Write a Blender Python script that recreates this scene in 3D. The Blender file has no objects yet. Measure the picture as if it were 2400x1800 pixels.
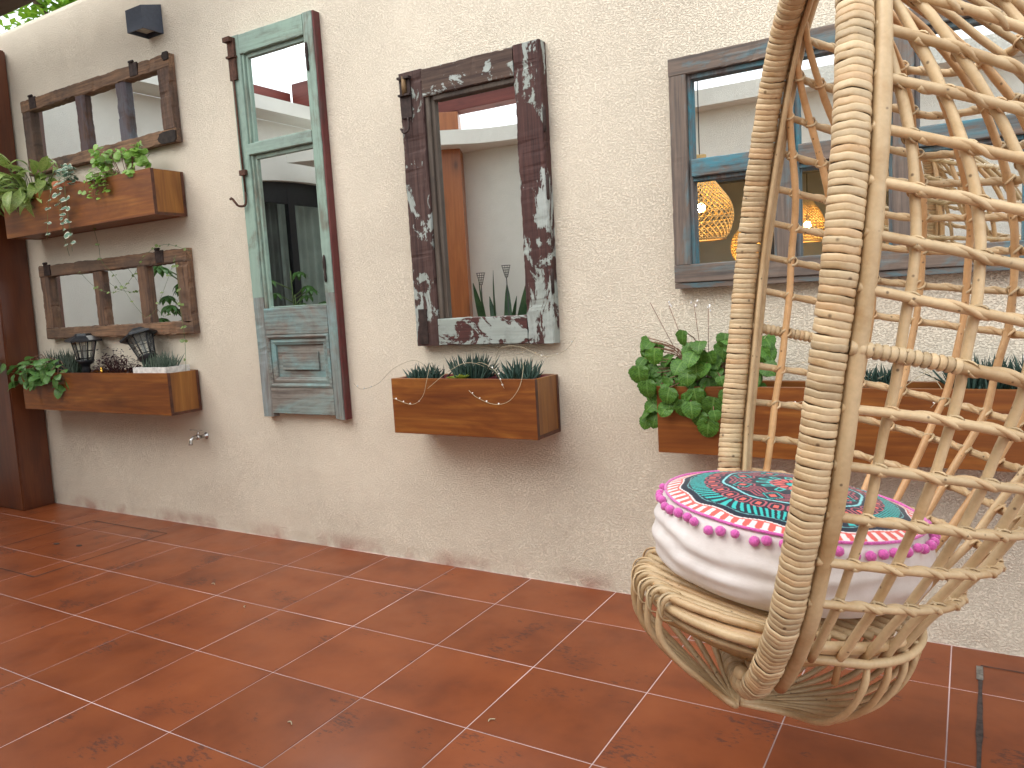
import bpy, bmesh, math, random
import numpy as np
from mathutils import Vector, Matrix, noise
rnd = random.Random(7)
R = math.radians
sc = bpy.context.scene
col = sc.collection

# ------------------------------------------------------------ camera
MR = [[0.8587799363930035, 0.5091215346639075, -0.05737842617479594],
      [-0.009001921662742704, 0.1269684545186174, 0.9918659067452271],
      [-0.5122655427170626, 0.8512780242074979, -0.11362103346727605]]
cam = bpy.data.objects.new('camera', bpy.data.cameras.new('camera'))
col.objects.link(cam)
r_, u_, f_ = [Vector(v) for v in MR]
cam.matrix_world = Matrix(((r_.x, u_.x, -f_.x, 0.0), (r_.y, u_.y, -f_.y, -2.8002),
                           (r_.z, u_.z, -f_.z, 1.2327), (0, 0, 0, 1)))
cam.data.sensor_width = 36.0
cam.data.lens = 1799.2 / 2400 * 36
cam.data.clip_start = 0.02
cam.data.clip_end = 500
sc.camera = cam
# ------------------------------------------------------------ sky, sun, exposure
SUN_DIR = Vector((0.38, 0.62, -0.70)).normalized()       # way the light travels
elev = math.asin(-SUN_DIR.z)
azim = math.atan2(-SUN_DIR.x, -SUN_DIR.y)                # compass angle of the sun from +Y towards +X
world = bpy.data.worlds.new('World'); sc.world = world; world.use_nodes = True
wn = world.node_tree; wn.nodes.clear()
sky = wn.nodes.new('ShaderNodeTexSky'); sky.sky_type = 'NISHITA'; sky.sun_disc = False
sky.sun_elevation = elev; sky.sun_rotation = azim; sky.dust_density = 2.0
tc = wn.nodes.new('ShaderNodeTexCoord')
nz = wn.nodes.new('ShaderNodeTexNoise'); nz.inputs['Scale'].default_value = 1.6; nz.inputs['Detail'].default_value = 6
rp = wn.nodes.new('ShaderNodeMapRange'); rp.inputs[1].default_value = 0.35; rp.inputs[2].default_value = 0.6
rp.inputs[3].default_value = 0.62; rp.inputs[4].default_value = 0.95
mx = wn.nodes.new('ShaderNodeMix'); mx.data_type = 'RGBA'
mx.inputs[7].default_value = (8.5, 8.9, 9.1, 1)
bg = wn.nodes.new('ShaderNodeBackground'); bg.inputs['Strength'].default_value = 0.12
wo = wn.nodes.new('ShaderNodeOutputWorld')
wn.links.new(tc.outputs['Generated'], nz.inputs['Vector']); wn.links.new(nz.outputs['Fac'], rp.inputs[0])
wn.links.new(rp.outputs[0], mx.inputs[0]); wn.links.new(sky.outputs[0], mx.inputs[6])
wn.links.new(mx.outputs[2], bg.inputs['Color']); wn.links.new(bg.outputs[0], wo.inputs['Surface'])
sun = bpy.data.objects.new('sun', bpy.data.lights.new('sun', 'SUN')); col.objects.link(sun)
sun.data.energy = 1.5; sun.data.angle = R(58); sun.data.color = (1.0, 0.96, 0.9)
sun.rotation_euler = SUN_DIR.to_track_quat('-Z', 'Y').to_euler()
sc.view_settings.view_transform = 'Standard'; sc.view_settings.look = 'None'
sc.view_settings.gamma = 1.0; sc.view_settings.use_curve_mapping = False
sc.view_settings.exposure = 1.02

# ------------------------------------------------------------ materials
def N(nt, t, **k):
    n = nt.nodes.new(t)
    for a, v in k.items():
        if isinstance(a, str) and hasattr(n, a): setattr(n, a, v)
    return n
def newmat(name, rough=0.6, metal=0.0, coat=0.0, spec=0.5, sheen=0.0):
    m = bpy.data.materials.new(name); m.use_nodes = True
    nt = m.node_tree; b = nt.nodes['Principled BSDF']
    b.inputs['Roughness'].default_value = rough; b.inputs['Metallic'].default_value = metal
    b.inputs['Coat Weight'].default_value = coat; b.inputs['Specular IOR Level'].default_value = spec
    b.inputs['Sheen Weight'].default_value = sheen
    return m, nt, b
def mapped(nt, scale=(1, 1, 1), coord='Object', rand=True, rot=(0, 0, 0)):
    tcn = nt.nodes.new('ShaderNodeTexCoord'); mp = nt.nodes.new('ShaderNodeMapping')
    mp.inputs['Scale'].default_value = scale; mp.inputs['Rotation'].default_value = rot
    nt.links.new(tcn.outputs[coord], mp.inputs['Vector'])
    if rand:
        oi = nt.nodes.new('ShaderNodeObjectInfo'); mu = nt.nodes.new('ShaderNodeMath'); mu.operation = 'MULTIPLY'
        mu.inputs[1].default_value = 37.0
        nt.links.new(oi.outputs['Random'], mu.inputs[0]); nt.links.new(mu.outputs[0], mp.inputs['Location'])
    return mp.outputs[0]
def noisef(nt, vec, scale, detail=4, rough=0.55, dist=0.0):
    n = nt.nodes.new('ShaderNodeTexNoise'); n.inputs['Scale'].default_value = scale
    n.inputs['Detail'].default_value = detail; n.inputs['Roughness'].default_value = rough
    n.inputs['Distortion'].default_value = dist
    nt.links.new(vec, n.inputs['Vector']); return n.outputs['Fac']
def ramp(nt, fac, stops):
    r = nt.nodes.new('ShaderNodeValToRGB'); e = r.color_ramp.elements
    while len(e) < len(stops): e.new(0.5)
    for i, (p, c) in enumerate(stops):
        e[i].position = p
        e[i].color = (*c, 1) if isinstance(c, (tuple, list)) else (c, c, c, 1)
    nt.links.new(fac, r.inputs[0]); return r.outputs[0]
def mix(nt, fac, a, b, blend='MIX'):
    m = nt.nodes.new('ShaderNodeMix'); m.data_type = 'RGBA'; m.blend_type = blend
    for i, v in ((0, fac), (6, a), (7, b)):
        if hasattr(v, 'is_linked'): nt.links.new(v, m.inputs[i])
        elif isinstance(v, (int, float)): m.inputs[i].default_value = v if i == 0 else (v, v, v, 1)
        else: m.inputs[i].default_value = (*v, 1)
    return m.outputs[2]
def mth(nt, op, a, b=None, clamp=False):
    m = nt.nodes.new('ShaderNodeMath'); m.operation = op; m.use_clamp = clamp
    for i, v in ((0, a), (1, b)):
        if v is None: continue
        if hasattr(v, 'is_linked'): nt.links.new(v, m.inputs[i])
        else: m.inputs[i].default_value = v
    return m.outputs[0]
def bump(nt, b, h, strength=0.3, dist=0.002, prev=None):
    n = nt.nodes.new('ShaderNodeBump'); n.inputs['Strength'].default_value = strength
    n.inputs['Distance'].default_value = dist
    nt.links.new(h, n.inputs['Height'])
    if prev is not None: nt.links.new(prev, n.inputs['Normal'])
    nt.links.new(n.outputs[0], b.inputs['Normal']); return n.outputs[0]
def sep(nt, vec):
    s = nt.nodes.new('ShaderNodeSeparateXYZ'); nt.links.new(vec, s.inputs[0]); return s.outputs
def objrand(nt, lo, hi):
    oi = nt.nodes.new('ShaderNodeObjectInfo'); mr = nt.nodes.new('ShaderNodeMapRange')
    mr.inputs[3].default_value = lo; mr.inputs[4].default_value = hi
    nt.links.new(oi.outputs['Random'], mr.inputs[0]); return mr.outputs[0]
def C_(nt, b, c): nt.links.new(c, b.inputs['Base Color'])
def simple(name, c, rough=0.6, metal=0.0, var=0.25, scale=30, coat=0.0, bmp=0.0, sheen=0.0):
    m, nt, b = newmat(name, rough, metal, coat, sheen=sheen)
    v = mapped(nt)
    f = noisef(nt, v, scale, 5)
    d = tuple(x * (1 - var) for x in c); l = tuple(min(1, x * (1 + var)) for x in c)
    C_(nt, b, ramp(nt, f, [(0.3, d), (0.7, l)]))
    if bmp: bump(nt, b, f, bmp, 0.001)
    return m

def stucco_mat(name, base, main=False):
    m, nt, b = newmat(name, 0.9, spec=0.2)
    v = mapped(nt, rand=False)
    big = noisef(nt, v, 1.1, 5)
    c = ramp(nt, big, [(0.3, tuple(x * 0.93 for x in base)), (0.7, tuple(min(1, x * 1.05) for x in base))])
    mid = noisef(nt, v, 9, 5)
    c = mix(nt, mth(nt, 'MULTIPLY', ramp(nt, mid, [(0.45, 0.0), (0.75, 1.0)]), 0.25), c, tuple(x * 0.86 for x in base))
    if main:
        z = sep(nt, v)[2]
        x = sep(nt, v)[0]
        foot = nt.nodes.new('ShaderNodeMapRange'); foot.inputs[1].default_value = 0.09; foot.inputs[2].default_value = 0.0
        nt.links.new(z, foot.inputs[0])
        pn = ramp(nt, noisef(nt, v, 3.5, 5), [(0.47, 0.0), (0.62, 1.0)])
        c = mix(nt, mth(nt, 'MULTIPLY', mth(nt, 'MULTIPLY', foot.outputs[0], pn), 0.75), c, (0.45, 0.2, 0.15))
        low = nt.nodes.new('ShaderNodeMapRange'); low.inputs[1].default_value = 0.75; low.inputs[2].default_value = 0.0
        nt.links.new(z, low.inputs[0])
        sn = ramp(nt, noisef(nt, v, 5, 8, 0.7), [(0.56, 0.0), (0.66, 1.0)])
        c = mix(nt, mth(nt, 'MULTIPLY', mth(nt, 'MULTIPLY', low.outputs[0], sn), 0.16), c, (0.36, 0.30, 0.23))
        st = ramp(nt, noisef(nt, mapped(nt, (6, 6, 1.2), rand=False), 1.5, 6, 0.7), [(0.6, 0.0), (0.8, 1.0)])
        c = mix(nt, mth(nt, 'MULTIPLY', st, 0.12), c, (0.45, 0.39, 0.30))
    C_(nt, b, c)
    # trowelled knock-down texture: flattened blobs with soft craters between
    vd = mapped(nt, (1, 1, 1.5), rand=False)
    n1 = noisef(nt, vd, 125, 4, 0.6, 0.25)
    kn = ramp(nt, n1, [(0.40, 0.0), (0.52, 0.8), (0.7, 1.0)])
    n2 = noisef(nt, v, 230, 3)
    und = noisef(nt, v, 6, 4)
    smooth = ramp(nt, noisef(nt, v, 1.7, 3), [(0.35, 0.7), (0.6, 1.0)])
    h = mth(nt, 'ADD', mth(nt, 'MULTIPLY', kn, smooth), mth(nt, 'MULTIPLY', n2, 0.25))
    h = mth(nt, 'ADD', h, mth(nt, 'MULTIPLY', und, 0.6))
    bump(nt, b, h, 1.0, 0.0038)
    return m

def wood_mat(name, dark, mid, light, axis='x', grain=1.0, rough=0.5, coat=0.0, knots=True, rv=0.18, bmp=0.15):
    """varnished or raw board; grain runs along the axis in the part's own space"""
    m, nt, b = newmat(name, rough, coat=coat)
    b.inputs['Coat Roughness'].default_value = 0.3
    s = {'x': (1.2, 9, 9), 'y': (9, 1.2, 9), 'z': (9, 9, 1.2)}[axis]
    s = tuple(q * grain for q in s)
    v = mapped(nt, s)
    f = noisef(nt, v, 1.6, 8, 0.62, 1.2)
    c = ramp(nt, f, [(0.28, dark), (0.5, mid), (0.72, light)])
    fs = {'x': (3, 120, 120), 'y': (120, 3, 120), 'z': (120, 120, 3)}[axis]
    fine = noisef(nt, mapped(nt, fs), 1.0, 3)
    c = mix(nt, 0.35, c, ramp(nt, fine, [(0.3, 0.35), (0.7, 1.0)]), 'MULTIPLY')
    wv = nt.nodes.new('ShaderNodeTexWave'); wv.wave_type = 'BANDS'
    wv.bands_direction = 'Z' if axis != 'z' else 'X'
    wv.inputs['Scale'].default_value = 1.3; wv.inputs['Distortion'].default_value = 9; wv.inputs['Detail'].default_value = 2.5
    wv.inputs['Detail Scale'].default_value = 0.6
    nt.links.new(v, wv.inputs['Vector'])
    c = mix(nt, mth(nt, 'MULTIPLY', wv.outputs['Fac'], 0.3), c, dark)
    if knots:
        kv = mapped(nt, {'x': (2.2, 3.5, 4.5), 'y': (3.5, 2.2, 4.5), 'z': (4.5, 3.5, 2.2)}[axis])
        vo = nt.nodes.new('ShaderNodeTexVoronoi'); vo.inputs['Scale'].default_value = 1.0
        nt.links.new(kv, vo.inputs['Vector'])
        k = ramp(nt, vo.outputs['Distance'], [(0.03, 1.0), (0.13, 0.35), (0.32, 0.0)])
        c = mix(nt, mth(nt, 'MULTIPLY', k, 0.85), c, tuple(x * 0.25 for x in dark))
    c = mix(nt, 1.0, c, mix(nt, 0.0, objrand(nt, 1 - rv, 1.0), 1.0), 'MULTIPLY')
    C_(nt, b, c)
    bump(nt, b, fine, bmp, 0.0008)
    return m

def paint_mat(name, wood, paint, paint2, axis='z', thr=0.5, soft=0.05, pscale=7.0, grad=None, wear_lo=(0.05, 0.035, 0.03), stretch=2.2, rough=0.75, flake=0.5):
    """old paint flaking off a board: real colour layers, chipped edges as relief"""
    m, nt, b = newmat(name, rough, spec=0.3)
    ms = {'x': (1 / stretch, 1, 1), 'y': (1, 1 / stretch, 1), 'z': (1, 1, 1 / stretch)}[axis]
    v = mapped(nt, ms)
    vr = mapped(nt, rand=False)
    gs = {'x': (4, 90, 90), 'y': (90, 4, 90), 'z': (90, 90, 4)}[axis]
    gr = noisef(nt, mapped(nt, gs), 1.0, 4, 0.6)
    wd = ramp(nt, gr, [(0.25, wear_lo), (0.55, wood), (0.8, tuple(min(1, x * 1.5) for x in wood))])
    tone = noisef(nt, v, 3.0, 4)
    pc = mix(nt, ramp(nt, tone, [(0.4, 0.0), (0.62, 1.0)]), paint, paint2)
    pc = mix(nt, 0.22, pc, ramp(nt, gr, [(0.3, 0.3), (0.6, 1.0)]), 'MULTIPLY')
    mk = noisef(nt, v, pscale, 12, 0.68, 0.6)
    mk = mth(nt, 'ADD', mk, mth(nt, 'MULTIPLY', mth(nt, 'SUBTRACT', gr, 0.5), 0.22 * flake))
    if grad:
        xyz = sep(nt, vr)
        for ax, g0, g1, amt in grad:
            mr = nt.nodes.new('ShaderNodeMapRange'); mr.inputs[1].default_value = g0; mr.inputs[2].default_value = g1
            mr.inputs[3].default_value = 0; mr.inputs[4].default_value = amt
            nt.links.new(xyz[ax], mr.inputs[0]); mk = mth(nt, 'ADD', mk, mr.outputs[0])
    mask = ramp(nt, mk, [(thr - soft, 0.0), (thr + soft, 1.0)])
    c = mix(nt, mask, wd, pc)
    dirt = ramp(nt, noisef(nt, vr, 14, 6, 0.7), [(0.5, 0.0), (0.75, 1.0)])
    c = mix(nt, mth(nt, 'MULTIPLY', dirt, 0.35), c, wear_lo)
    C_(nt, b, c)
    h = mth(nt, 'ADD', mth(nt, 'MULTIPLY', mask, 1.0), mth(nt, 'MULTIPLY', gr, 0.9))
    bump(nt, b, h, 0.6, 0.0016)
    return m

def rattan_mat(name, base, rv=0.25, spots=True, streak=40):
    m, nt, b = newmat(name, 0.42, spec=0.45)
    v = mapped(nt)
    f = noisef(nt, v, 9, 5, 0.6, 0.5)
    c = ramp(nt, f, [(0.25, (base[0] * 0.74, base[1] * 0.62, base[2] * 0.48)), (0.5, base), (0.75, tuple(min(1, x * 1.16) for x in base))])
    g = noisef(nt, v, 120, 3)
    c = mix(nt, 0.25, c, ramp(nt, g, [(0.3, 0.6), (0.65, 1.0)]), 'MULTIPLY')
    if spots:
        vo = nt.nodes.new('ShaderNodeTexVoronoi'); vo.inputs['Scale'].default_value = streak
        nt.links.new(v, vo.inputs['Vector'])
        sp = ramp(nt, vo.outputs['Distance'], [(0.06, 1.0), (0.13, 0.0)])
        c = mix(nt, mth(nt, 'MULTIPLY', sp, 0.75), c, (0.07, 0.035, 0.015))
        st = ramp(nt, noisef(nt, v, 14, 6, 0.75), [(0.62, 0.0), (0.78, 1.0)])
        c = mix(nt, mth(nt, 'MULTIPLY', st, 0.5), c, (0.25, 0.12, 0.05))
    c = mix(nt, 1.0, c, mix(nt, 0.0, objrand(nt, 1 - rv, 1.0), 1.0), 'MULTIPLY')
    oi = nt.nodes.new('ShaderNodeObjectInfo')
    c = mix(nt, mth(nt, 'MULTIPLY', ramp(nt, oi.outputs['Random'], [(0.80, 0.0), (1.0, 1.0)]), 0.5), c, (0.40, 0.21, 0.09))
    C_(nt, b, c); bump(nt, b, g, 0.12, 0.0006)
    return m

def leaf_mat(name, c1, c2, edge=None, vein=None, rough=0.42, blotch=None):
    m, nt, b = newmat(name, rough, spec=0.45)
    v = mapped(nt)
    f = noisef(nt, v, 12, 4)
    c = ramp(nt, f, [(0.35, c1), (0.65, c2)])
    if blotch:
        c = mix(nt, ramp(nt, noisef(nt, v, 45, 4, 0.6), [(0.5, 0.0), (0.62, 1.0)]), c, blotch)
    uvn = nt.nodes.new('ShaderNodeUVMap'); s = sep(nt, uvn.outputs[0])
    if vein:
        d = mth(nt, 'ABSOLUTE', mth(nt, 'SUBTRACT', s[0], 0.5))
        w = nt.nodes.new('ShaderNodeTexWave'); w.inputs['Scale'].default_value = 2.6; w.inputs['Distortion'].default_value = 0
        sh = nt.nodes.new('ShaderNodeCombineXYZ')
        nt.links.new(mth(nt, 'SUBTRACT', s[1], mth(nt, 'MULTIPLY', d, 0.8)), sh.inputs[0])
        nt.links.new(sh.outputs[0], w.inputs['Vector'])
        k = ramp(nt, w.outputs['Fac'], [(0.86, 0.0), (1.0, 0.6)])
        mid = ramp(nt, d, [(0.015, 1.0), (0.04, 0.0)])
        c = mix(nt, mth(nt, 'MAXIMUM', k, mid), c, vein)
        bump(nt, b, w.outputs['Fac'], 0.25, 0.001)
    if edge:
        d = mth(nt, 'ABSOLUTE', mth(nt, 'SUBTRACT', s[0], 0.5))
        e = ramp(nt, d, [(0.25, 0.0), (0.29, 1.0)])
        c = mix(nt, e, c, edge)
    c = mix(nt, 1.0, c, mix(nt, 0.0, objrand(nt, 0.7, 1.0), 1.0), 'MULTIPLY')
    C_(nt, b, c)
    tr = nt.nodes.new('ShaderNodeBsdfTranslucent'); nt.links.new(c, tr.inputs['Color'])
    ms = nt.nodes.new('ShaderNodeMixShader'); ms.inputs[0].default_value = 0.28
    nt.links.new(b.outputs[0], ms.inputs[1]); nt.links.new(tr.outputs[0], ms.inputs[2])
    nt.links.new(ms.outputs[0], nt.nodes['Material Output'].inputs['Surface'])
    return m

def tile_mat():
    m, nt, b = newmat('terracotta_tile', 0.36, coat=0.12, spec=0.35)
    b.inputs['Coat Roughness'].default_value = 0.22
    tcn = nt.nodes.new('ShaderNodeTexCoord')
    oi = nt.nodes.new('ShaderNodeObjectInfo')
    ad = nt.nodes.new('ShaderNodeVectorMath'); ad.operation = 'MULTIPLY_ADD'
    ad.inputs[1].default_value = (1, 1, 1)
    nt.links.new(tcn.outputs['Object'], ad.inputs[0])
    cb = nt.nodes.new('ShaderNodeCombineXYZ'); nt.links.new(mth(nt, 'MULTIPLY', oi.outputs['Random'], 61.0), cb.inputs[0])
    nt.links.new(cb.outputs[0], ad.inputs[2])
    v = ad.outputs[0]
    f = noisef(nt, v, 4.0, 4)
    c = ramp(nt, f, [(0.3, (0.165, 0.038, 0.012)), (0.5, (0.235, 0.058, 0.017)), (0.8, (0.30, 0.080, 0.024))])
    # dark manganese flecks, in drifts
    drift = ramp(nt, noisef(nt, v, 4.5, 4), [(0.40, 0.0), (0.66, 1.0)])
    mp = nt.nodes.new('ShaderNodeMapping'); mp.inputs['Scale'].default_value = (1, 2.7, 1); mp.inputs['Rotation'].default_value = (0, 0, 0.5)
    nt.links.new(v, mp.inputs['Vector'])
    fl = noisef(nt, mp.outputs[0], 34, 10, 0.74, 0.3)
    k = ramp(nt, mth(nt, 'MULTIPLY', fl, mth(nt, 'ADD', 0.55, mth(nt, 'MULTIPLY', drift, 0.5))), [(0.517, 0.0), (0.545, 1.0)])
    c = mix(nt, mth(nt, 'MULTIPLY', k, 0.62), c, (0.045, 0.022, 0.022))
    c = mix(nt, 1.0, c, mix(nt, 0.0, objrand(nt, 0.84, 1.0), 1.0), 'MULTIPLY')
    C_(nt, b, c)
    rg = noisef(nt, v, 9, 5)
    mr = nt.nodes.new('ShaderNodeMapRange'); mr.inputs[3].default_value = 0.28; mr.inputs[4].default_value = 0.5
    nt.links.new(rg, mr.inputs[0]); nt.links.new(mr.outputs[0], b.inputs['Roughness'])
    bump(nt, b, mth(nt, 'ADD', noisef(nt, v, 5, 3), mth(nt, 'MULTIPLY', k, -0.1)), 0.25, 0.002)
    return m

CREAM = (0.83, 0.75, 0.615)
m_wall = stucco_mat('cream_stucco', CREAM, True)
m_wall2 = stucco_mat('pale_render', (0.88, 0.87, 0.80))
m_tile = tile_mat()
m_grout = simple('pale_grout', (0.50, 0.37, 0.36), 0.9, var=0.5, scale=2.5)
m_plant_x = wood_mat('varnished_pine', (0.12, 0.028, 0.005), (0.24, 0.074, 0.012), (0.37, 0.14, 0.025), 'x', 1.0, 0.45, 0.08, rv=0.12)
m_plant_y = wood_mat('varnished_pine_side', (0.16, 0.050, 0.009), (0.28, 0.105, 0.016), (0.38, 0.165, 0.03), 'z', 1.0, 0.45, 0.08, rv=0.12)
m_plant_edge = simple('dark_stained_edge', (0.075, 0.022, 0.01), 0.5, scale=25, var=0.5)
m_post = wood_mat('stained_post', (0.08, 0.017, 0.005), (0.13, 0.031, 0.008), (0.18, 0.05, 0.012), 'z', 0.7, 0.4, 0.3, rv=0.1)
m_post2 = wood_mat('orange_post', (0.26, 0.07, 0.014), (0.36, 0.105, 0.022), (0.44, 0.15, 0.035), 'z', 0.7, 0.4, 0.2, rv=0.1)
m_beam = wood_mat('maroon_beam', (0.13, 0.026, 0.02), (0.2, 0.042, 0.03), (0.26, 0.06, 0.042), 'x', 0.7, 0.55, rv=0.1)
m_beam_y = wood_mat('maroon_beam_across', (0.13, 0.026, 0.02), (0.2, 0.042, 0.03), (0.26, 0.06, 0.042), 'y', 0.7, 0.55, rv=0.1)
m_roof_beam = wood_mat('grey_beam', (0.055, 0.035, 0.022), (0.10, 0.065, 0.04), (0.15, 0.10, 0.07), 'x', 0.7, 0.6, rv=0.1)
m_mirror, _nt, _b = newmat('mirror_glass', 0.0, 1.0); _b.inputs['Base Color'].default_value = (0.93, 0.96, 0.95, 1)
_v = mapped(_nt); bump(_nt, _b, noisef(_nt, _v, 2.5, 2), 0.04, 0.002)
m_black = simple('black_plastic', (0.018, 0.02, 0.024), 0.35, var=0.2)
m_grey_lamp = simple('anthracite_metal', (0.055, 0.068, 0.095), 0.5, var=0.12, scale=60)
m_rust = simple('rusty_iron', (0.085, 0.038, 0.024), 0.8, 0.3, 0.5, 60, bmp=0.5)
m_rust2 = simple('dark_worn_iron', (0.04, 0.025, 0.022), 0.7, 0.4, 0.5, 50, bmp=0.5)
m_chrome = simple('worn_chrome', (0.5, 0.48, 0.46), 0.25, 1.0, 0.3, 40)
m_soil = simple('potting_soil', (0.03, 0.02, 0.014), 0.95, var=0.6, scale=70, bmp=1.0)

# ------------------------------------------------------------ mesh helpers
class MB:
    def __init__(s): s.v = []; s.f = []; s.uv = None
    def add(s, vs, fs):
        o = len(s.v); s.v += [tuple(v) for v in vs]; s.f += [tuple(i + o for i in f) for f in fs]
    def mesh(s, name, mat=None, smooth=False):
        me = bpy.data.meshes.new(name); me.from_pydata(s.v, [], s.f); me.update()
        if mat is not None: me.materials.append(mat)
        if smooth: me.shade_smooth()
        return me
def link(name, me, parent=None, M=None, loc=None):
    o = bpy.data.objects.new(name, me); col.objects.link(o)
    if parent is not None: o.parent = parent
    if M is not None: o.matrix_local = M
    if loc is not None: o.location = loc
    return o
def thing(name, label, cat, loc=(0, 0, 0), rotz=0.0, group=None, M=None):
    o = bpy.data.objects.new(name, None); col.objects.link(o); o.empty_display_size = 0.1
    o.location = loc; o.rotation_euler = (0, 0, rotz)
    if M is not None: o.matrix_world = M
    tag(o, label, cat, group); return o
def tag(o, label, cat, group=None, kind=None):
    if label: o['label'] = label
    if cat: o['category'] = cat
    if group: o['group'] = group
    if kind: o['kind'] = kind
    return o
BOXF = [(0, 3, 2, 1), (4, 5, 6, 7), (0, 1, 5, 4), (1, 2, 6, 5), (2, 3, 7, 6), (3, 0, 4, 7)]
def box(mb, x0, x1, y0, y1, z0, z1):
    mb.add([(x0, y0, z0), (x1, y0, z0), (x1, y1, z0), (x0, y1, z0), (x0, y0, z1), (x1, y0, z1), (x1, y1, z1), (x0, y1, z1)], BOXF)
def boxobj(name, b, mat, parent=None, bev=0.0, M=None):
    mb = MB(); box(mb, *b); me = mb.mesh(name, mat)
    if bev:
        bm = bmesh.new(); bm.from_mesh(me)
        bmesh.ops.bevel(bm, geom=bm.edges[:], offset=bev, segments=2, affect='EDGES', profile=0.6)
        bm.to_mesh(me); bm.free()
    return link(name, me, parent, M)
def tube(mb, pts, rad, seg=8, cap=True, flat=None):
    """tube along a polyline; rad a number or a list; flat squashes the section along its second axis"""
    P = [Vector(p) for p in pts]; n = len(P)
    T = []
    for i in range(n):
        t = P[min(i + 1, n - 1)] - P[max(i - 1, 0)]
        T.append(t.normalized() if t.length > 1e-9 else Vector((0, 0, 1)))
    a = Vector((0, 0, 1)) if abs(T[0].z) < 0.9 else Vector((1, 0, 0))
    U = T[0].cross(a).normalized(); vs = []; o = len(mb.v)
    for i in range(n):
        U = (U - T[i] * U.dot(T[i])); U = U.normalized() if U.length > 1e-9 else T[i].orthogonal().normalized()
        W = T[i].cross(U); r = rad[i] if isinstance(rad, (list, tuple)) else rad
        for k in range(seg):
            th = 2 * math.pi * k / seg
            vs.append(P[i] + U * (r * math.cos(th)) + W * (r * (flat or 1) * math.sin(th)))
    fs = [(i * seg + k, i * seg + (k + 1) % seg, (i + 1) * seg + (k + 1) % seg, (i + 1) * seg + k) for i in range(n - 1) for k in range(seg)]
    if cap:
        fs.append(tuple(range(seg - 1, -1, -1))); fs.append(tuple((n - 1) * seg + k for k in range(seg)))
    mb.add(vs, fs)
def tubeobj(name, pts, rad, mat, parent=None, seg=8, flat=None):
    mb = MB(); tube(mb, pts, rad, seg, flat=flat); return link(name, mb.mesh(name, mat, True), parent)
def lathe(mb, prof, seg=24, c=(0, 0, 0)):
    n = len(prof); vs = [(c[0] + r * math.cos(2 * math.pi * k / seg), c[1] + r * math.sin(2 * math.pi * k / seg), c[2] + z) for r, z in prof for k in range(seg)]
    fs = [(i * seg + k, i * seg + (k + 1) % seg, (i + 1) * seg + (k + 1) % seg, (i + 1) * seg + k) for i in range(n - 1) for k in range(seg)]
    mb.add(vs, fs)
def nz3(x, y, z): return noise.noise(Vector((x, y, z)))
def smoothcurve(pts, n):
    """Catmull-Rom through points, resampled evenly to n"""
    P = [Vector(p) for p in pts]; P = [P[0] * 2 - P[1]] + P + [P[-1] * 2 - P[-2]]; out = []
    for i in range(1, len(P) - 2):
        for k in range(12):
            t = k / 12; a, b, c, d = P[i - 1], P[i], P[i + 1], P[i + 2]
            out.append(0.5 * ((2 * b) + (c - a) * t + (2 * a - 5 * b + 4 * c - d) * t * t + (3 * b - a - 3 * c + d) * t ** 3))
    out.append(P[-2])
    L = [0]
    for i in range(1, len(out)): L.append(L[-1] + (out[i] - out[i - 1]).length)
    res = []; j = 0
    for k in range(n):
        s = L[-1] * k / (n - 1)
        while j < len(L) - 2 and L[j + 1] < s: j += 1
        t = (s - L[j]) / max(1e-9, L[j + 1] - L[j]); res.append(out[j].lerp(out[j + 1], min(1, max(0, t))))
    return res
def board(name, x0, x1, y0, y1, z0, z1, mat, parent, axis, ch=0.004, jit=0.0012, n=26, seed=0, rough_end=0.0):
    """an old board: chamfered section swept along its grain, edges uneven and chipped"""
    lo, hi = {'x': (x0, x1), 'z': (z0, z1)}[axis]
    p0, p1 = {'x': (z0, z1), 'z': (x0, x1)}[axis]
    mb = MB(); vs = []
    sect = [(p0 + ch, y0), (p1 - ch, y0), (p1, y0 + ch), (p1, y1), (p0, y1), (p0, y0 + ch)]
    for i in range(n + 1):
        s = lo + (hi - lo) * i / n
        for k, (p, y) in enumerate(sect):
            e = jit * (1 if k not in (3, 4) else 0.2)
            q = seed * 7.3 + k * 3.1
            d = nz3(s * 9, q, 1.7) * e * 1.4 + nz3(s * 45, q, 4.2) * e
            chip = max(0, nz3(s * 22, q + 5, 8.1) - 0.35) * e * 7
            pc = (p0 + p1) / 2
            pp = p + d - math.copysign(chip, p - pc)
            yy = y + (abs(d) * 0.6 + (chip if k in (0, 1) else 0)) * (1 if k not in (3, 4) else 0)
            ss = s
            if rough_end and i in (0, n): ss += nz3(k * 2.7, q, 2.2) * rough_end
            vs.append((ss, yy, pp) if axis == 'x' else (pp, yy, ss))
    m = len(sect); fs = [(i * m + k, i * m + (k + 1) % m, (i + 1) * m + (k + 1) % m, (i + 1) * m + k) for i in range(n) for k in range(m)]
    fs += [tuple(range(m)), tuple(n * m + k for k in range(m - 1, -1, -1))]
    mb.add(vs, fs); me = mb.mesh(name, mat)
    bm = bmesh.new(); bm.from_mesh(me); bmesh.ops.recalc_face_normals(bm, faces=bm.faces[:]); bm.to_mesh(me); bm.free()
    return link(name, me, parent)

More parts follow.
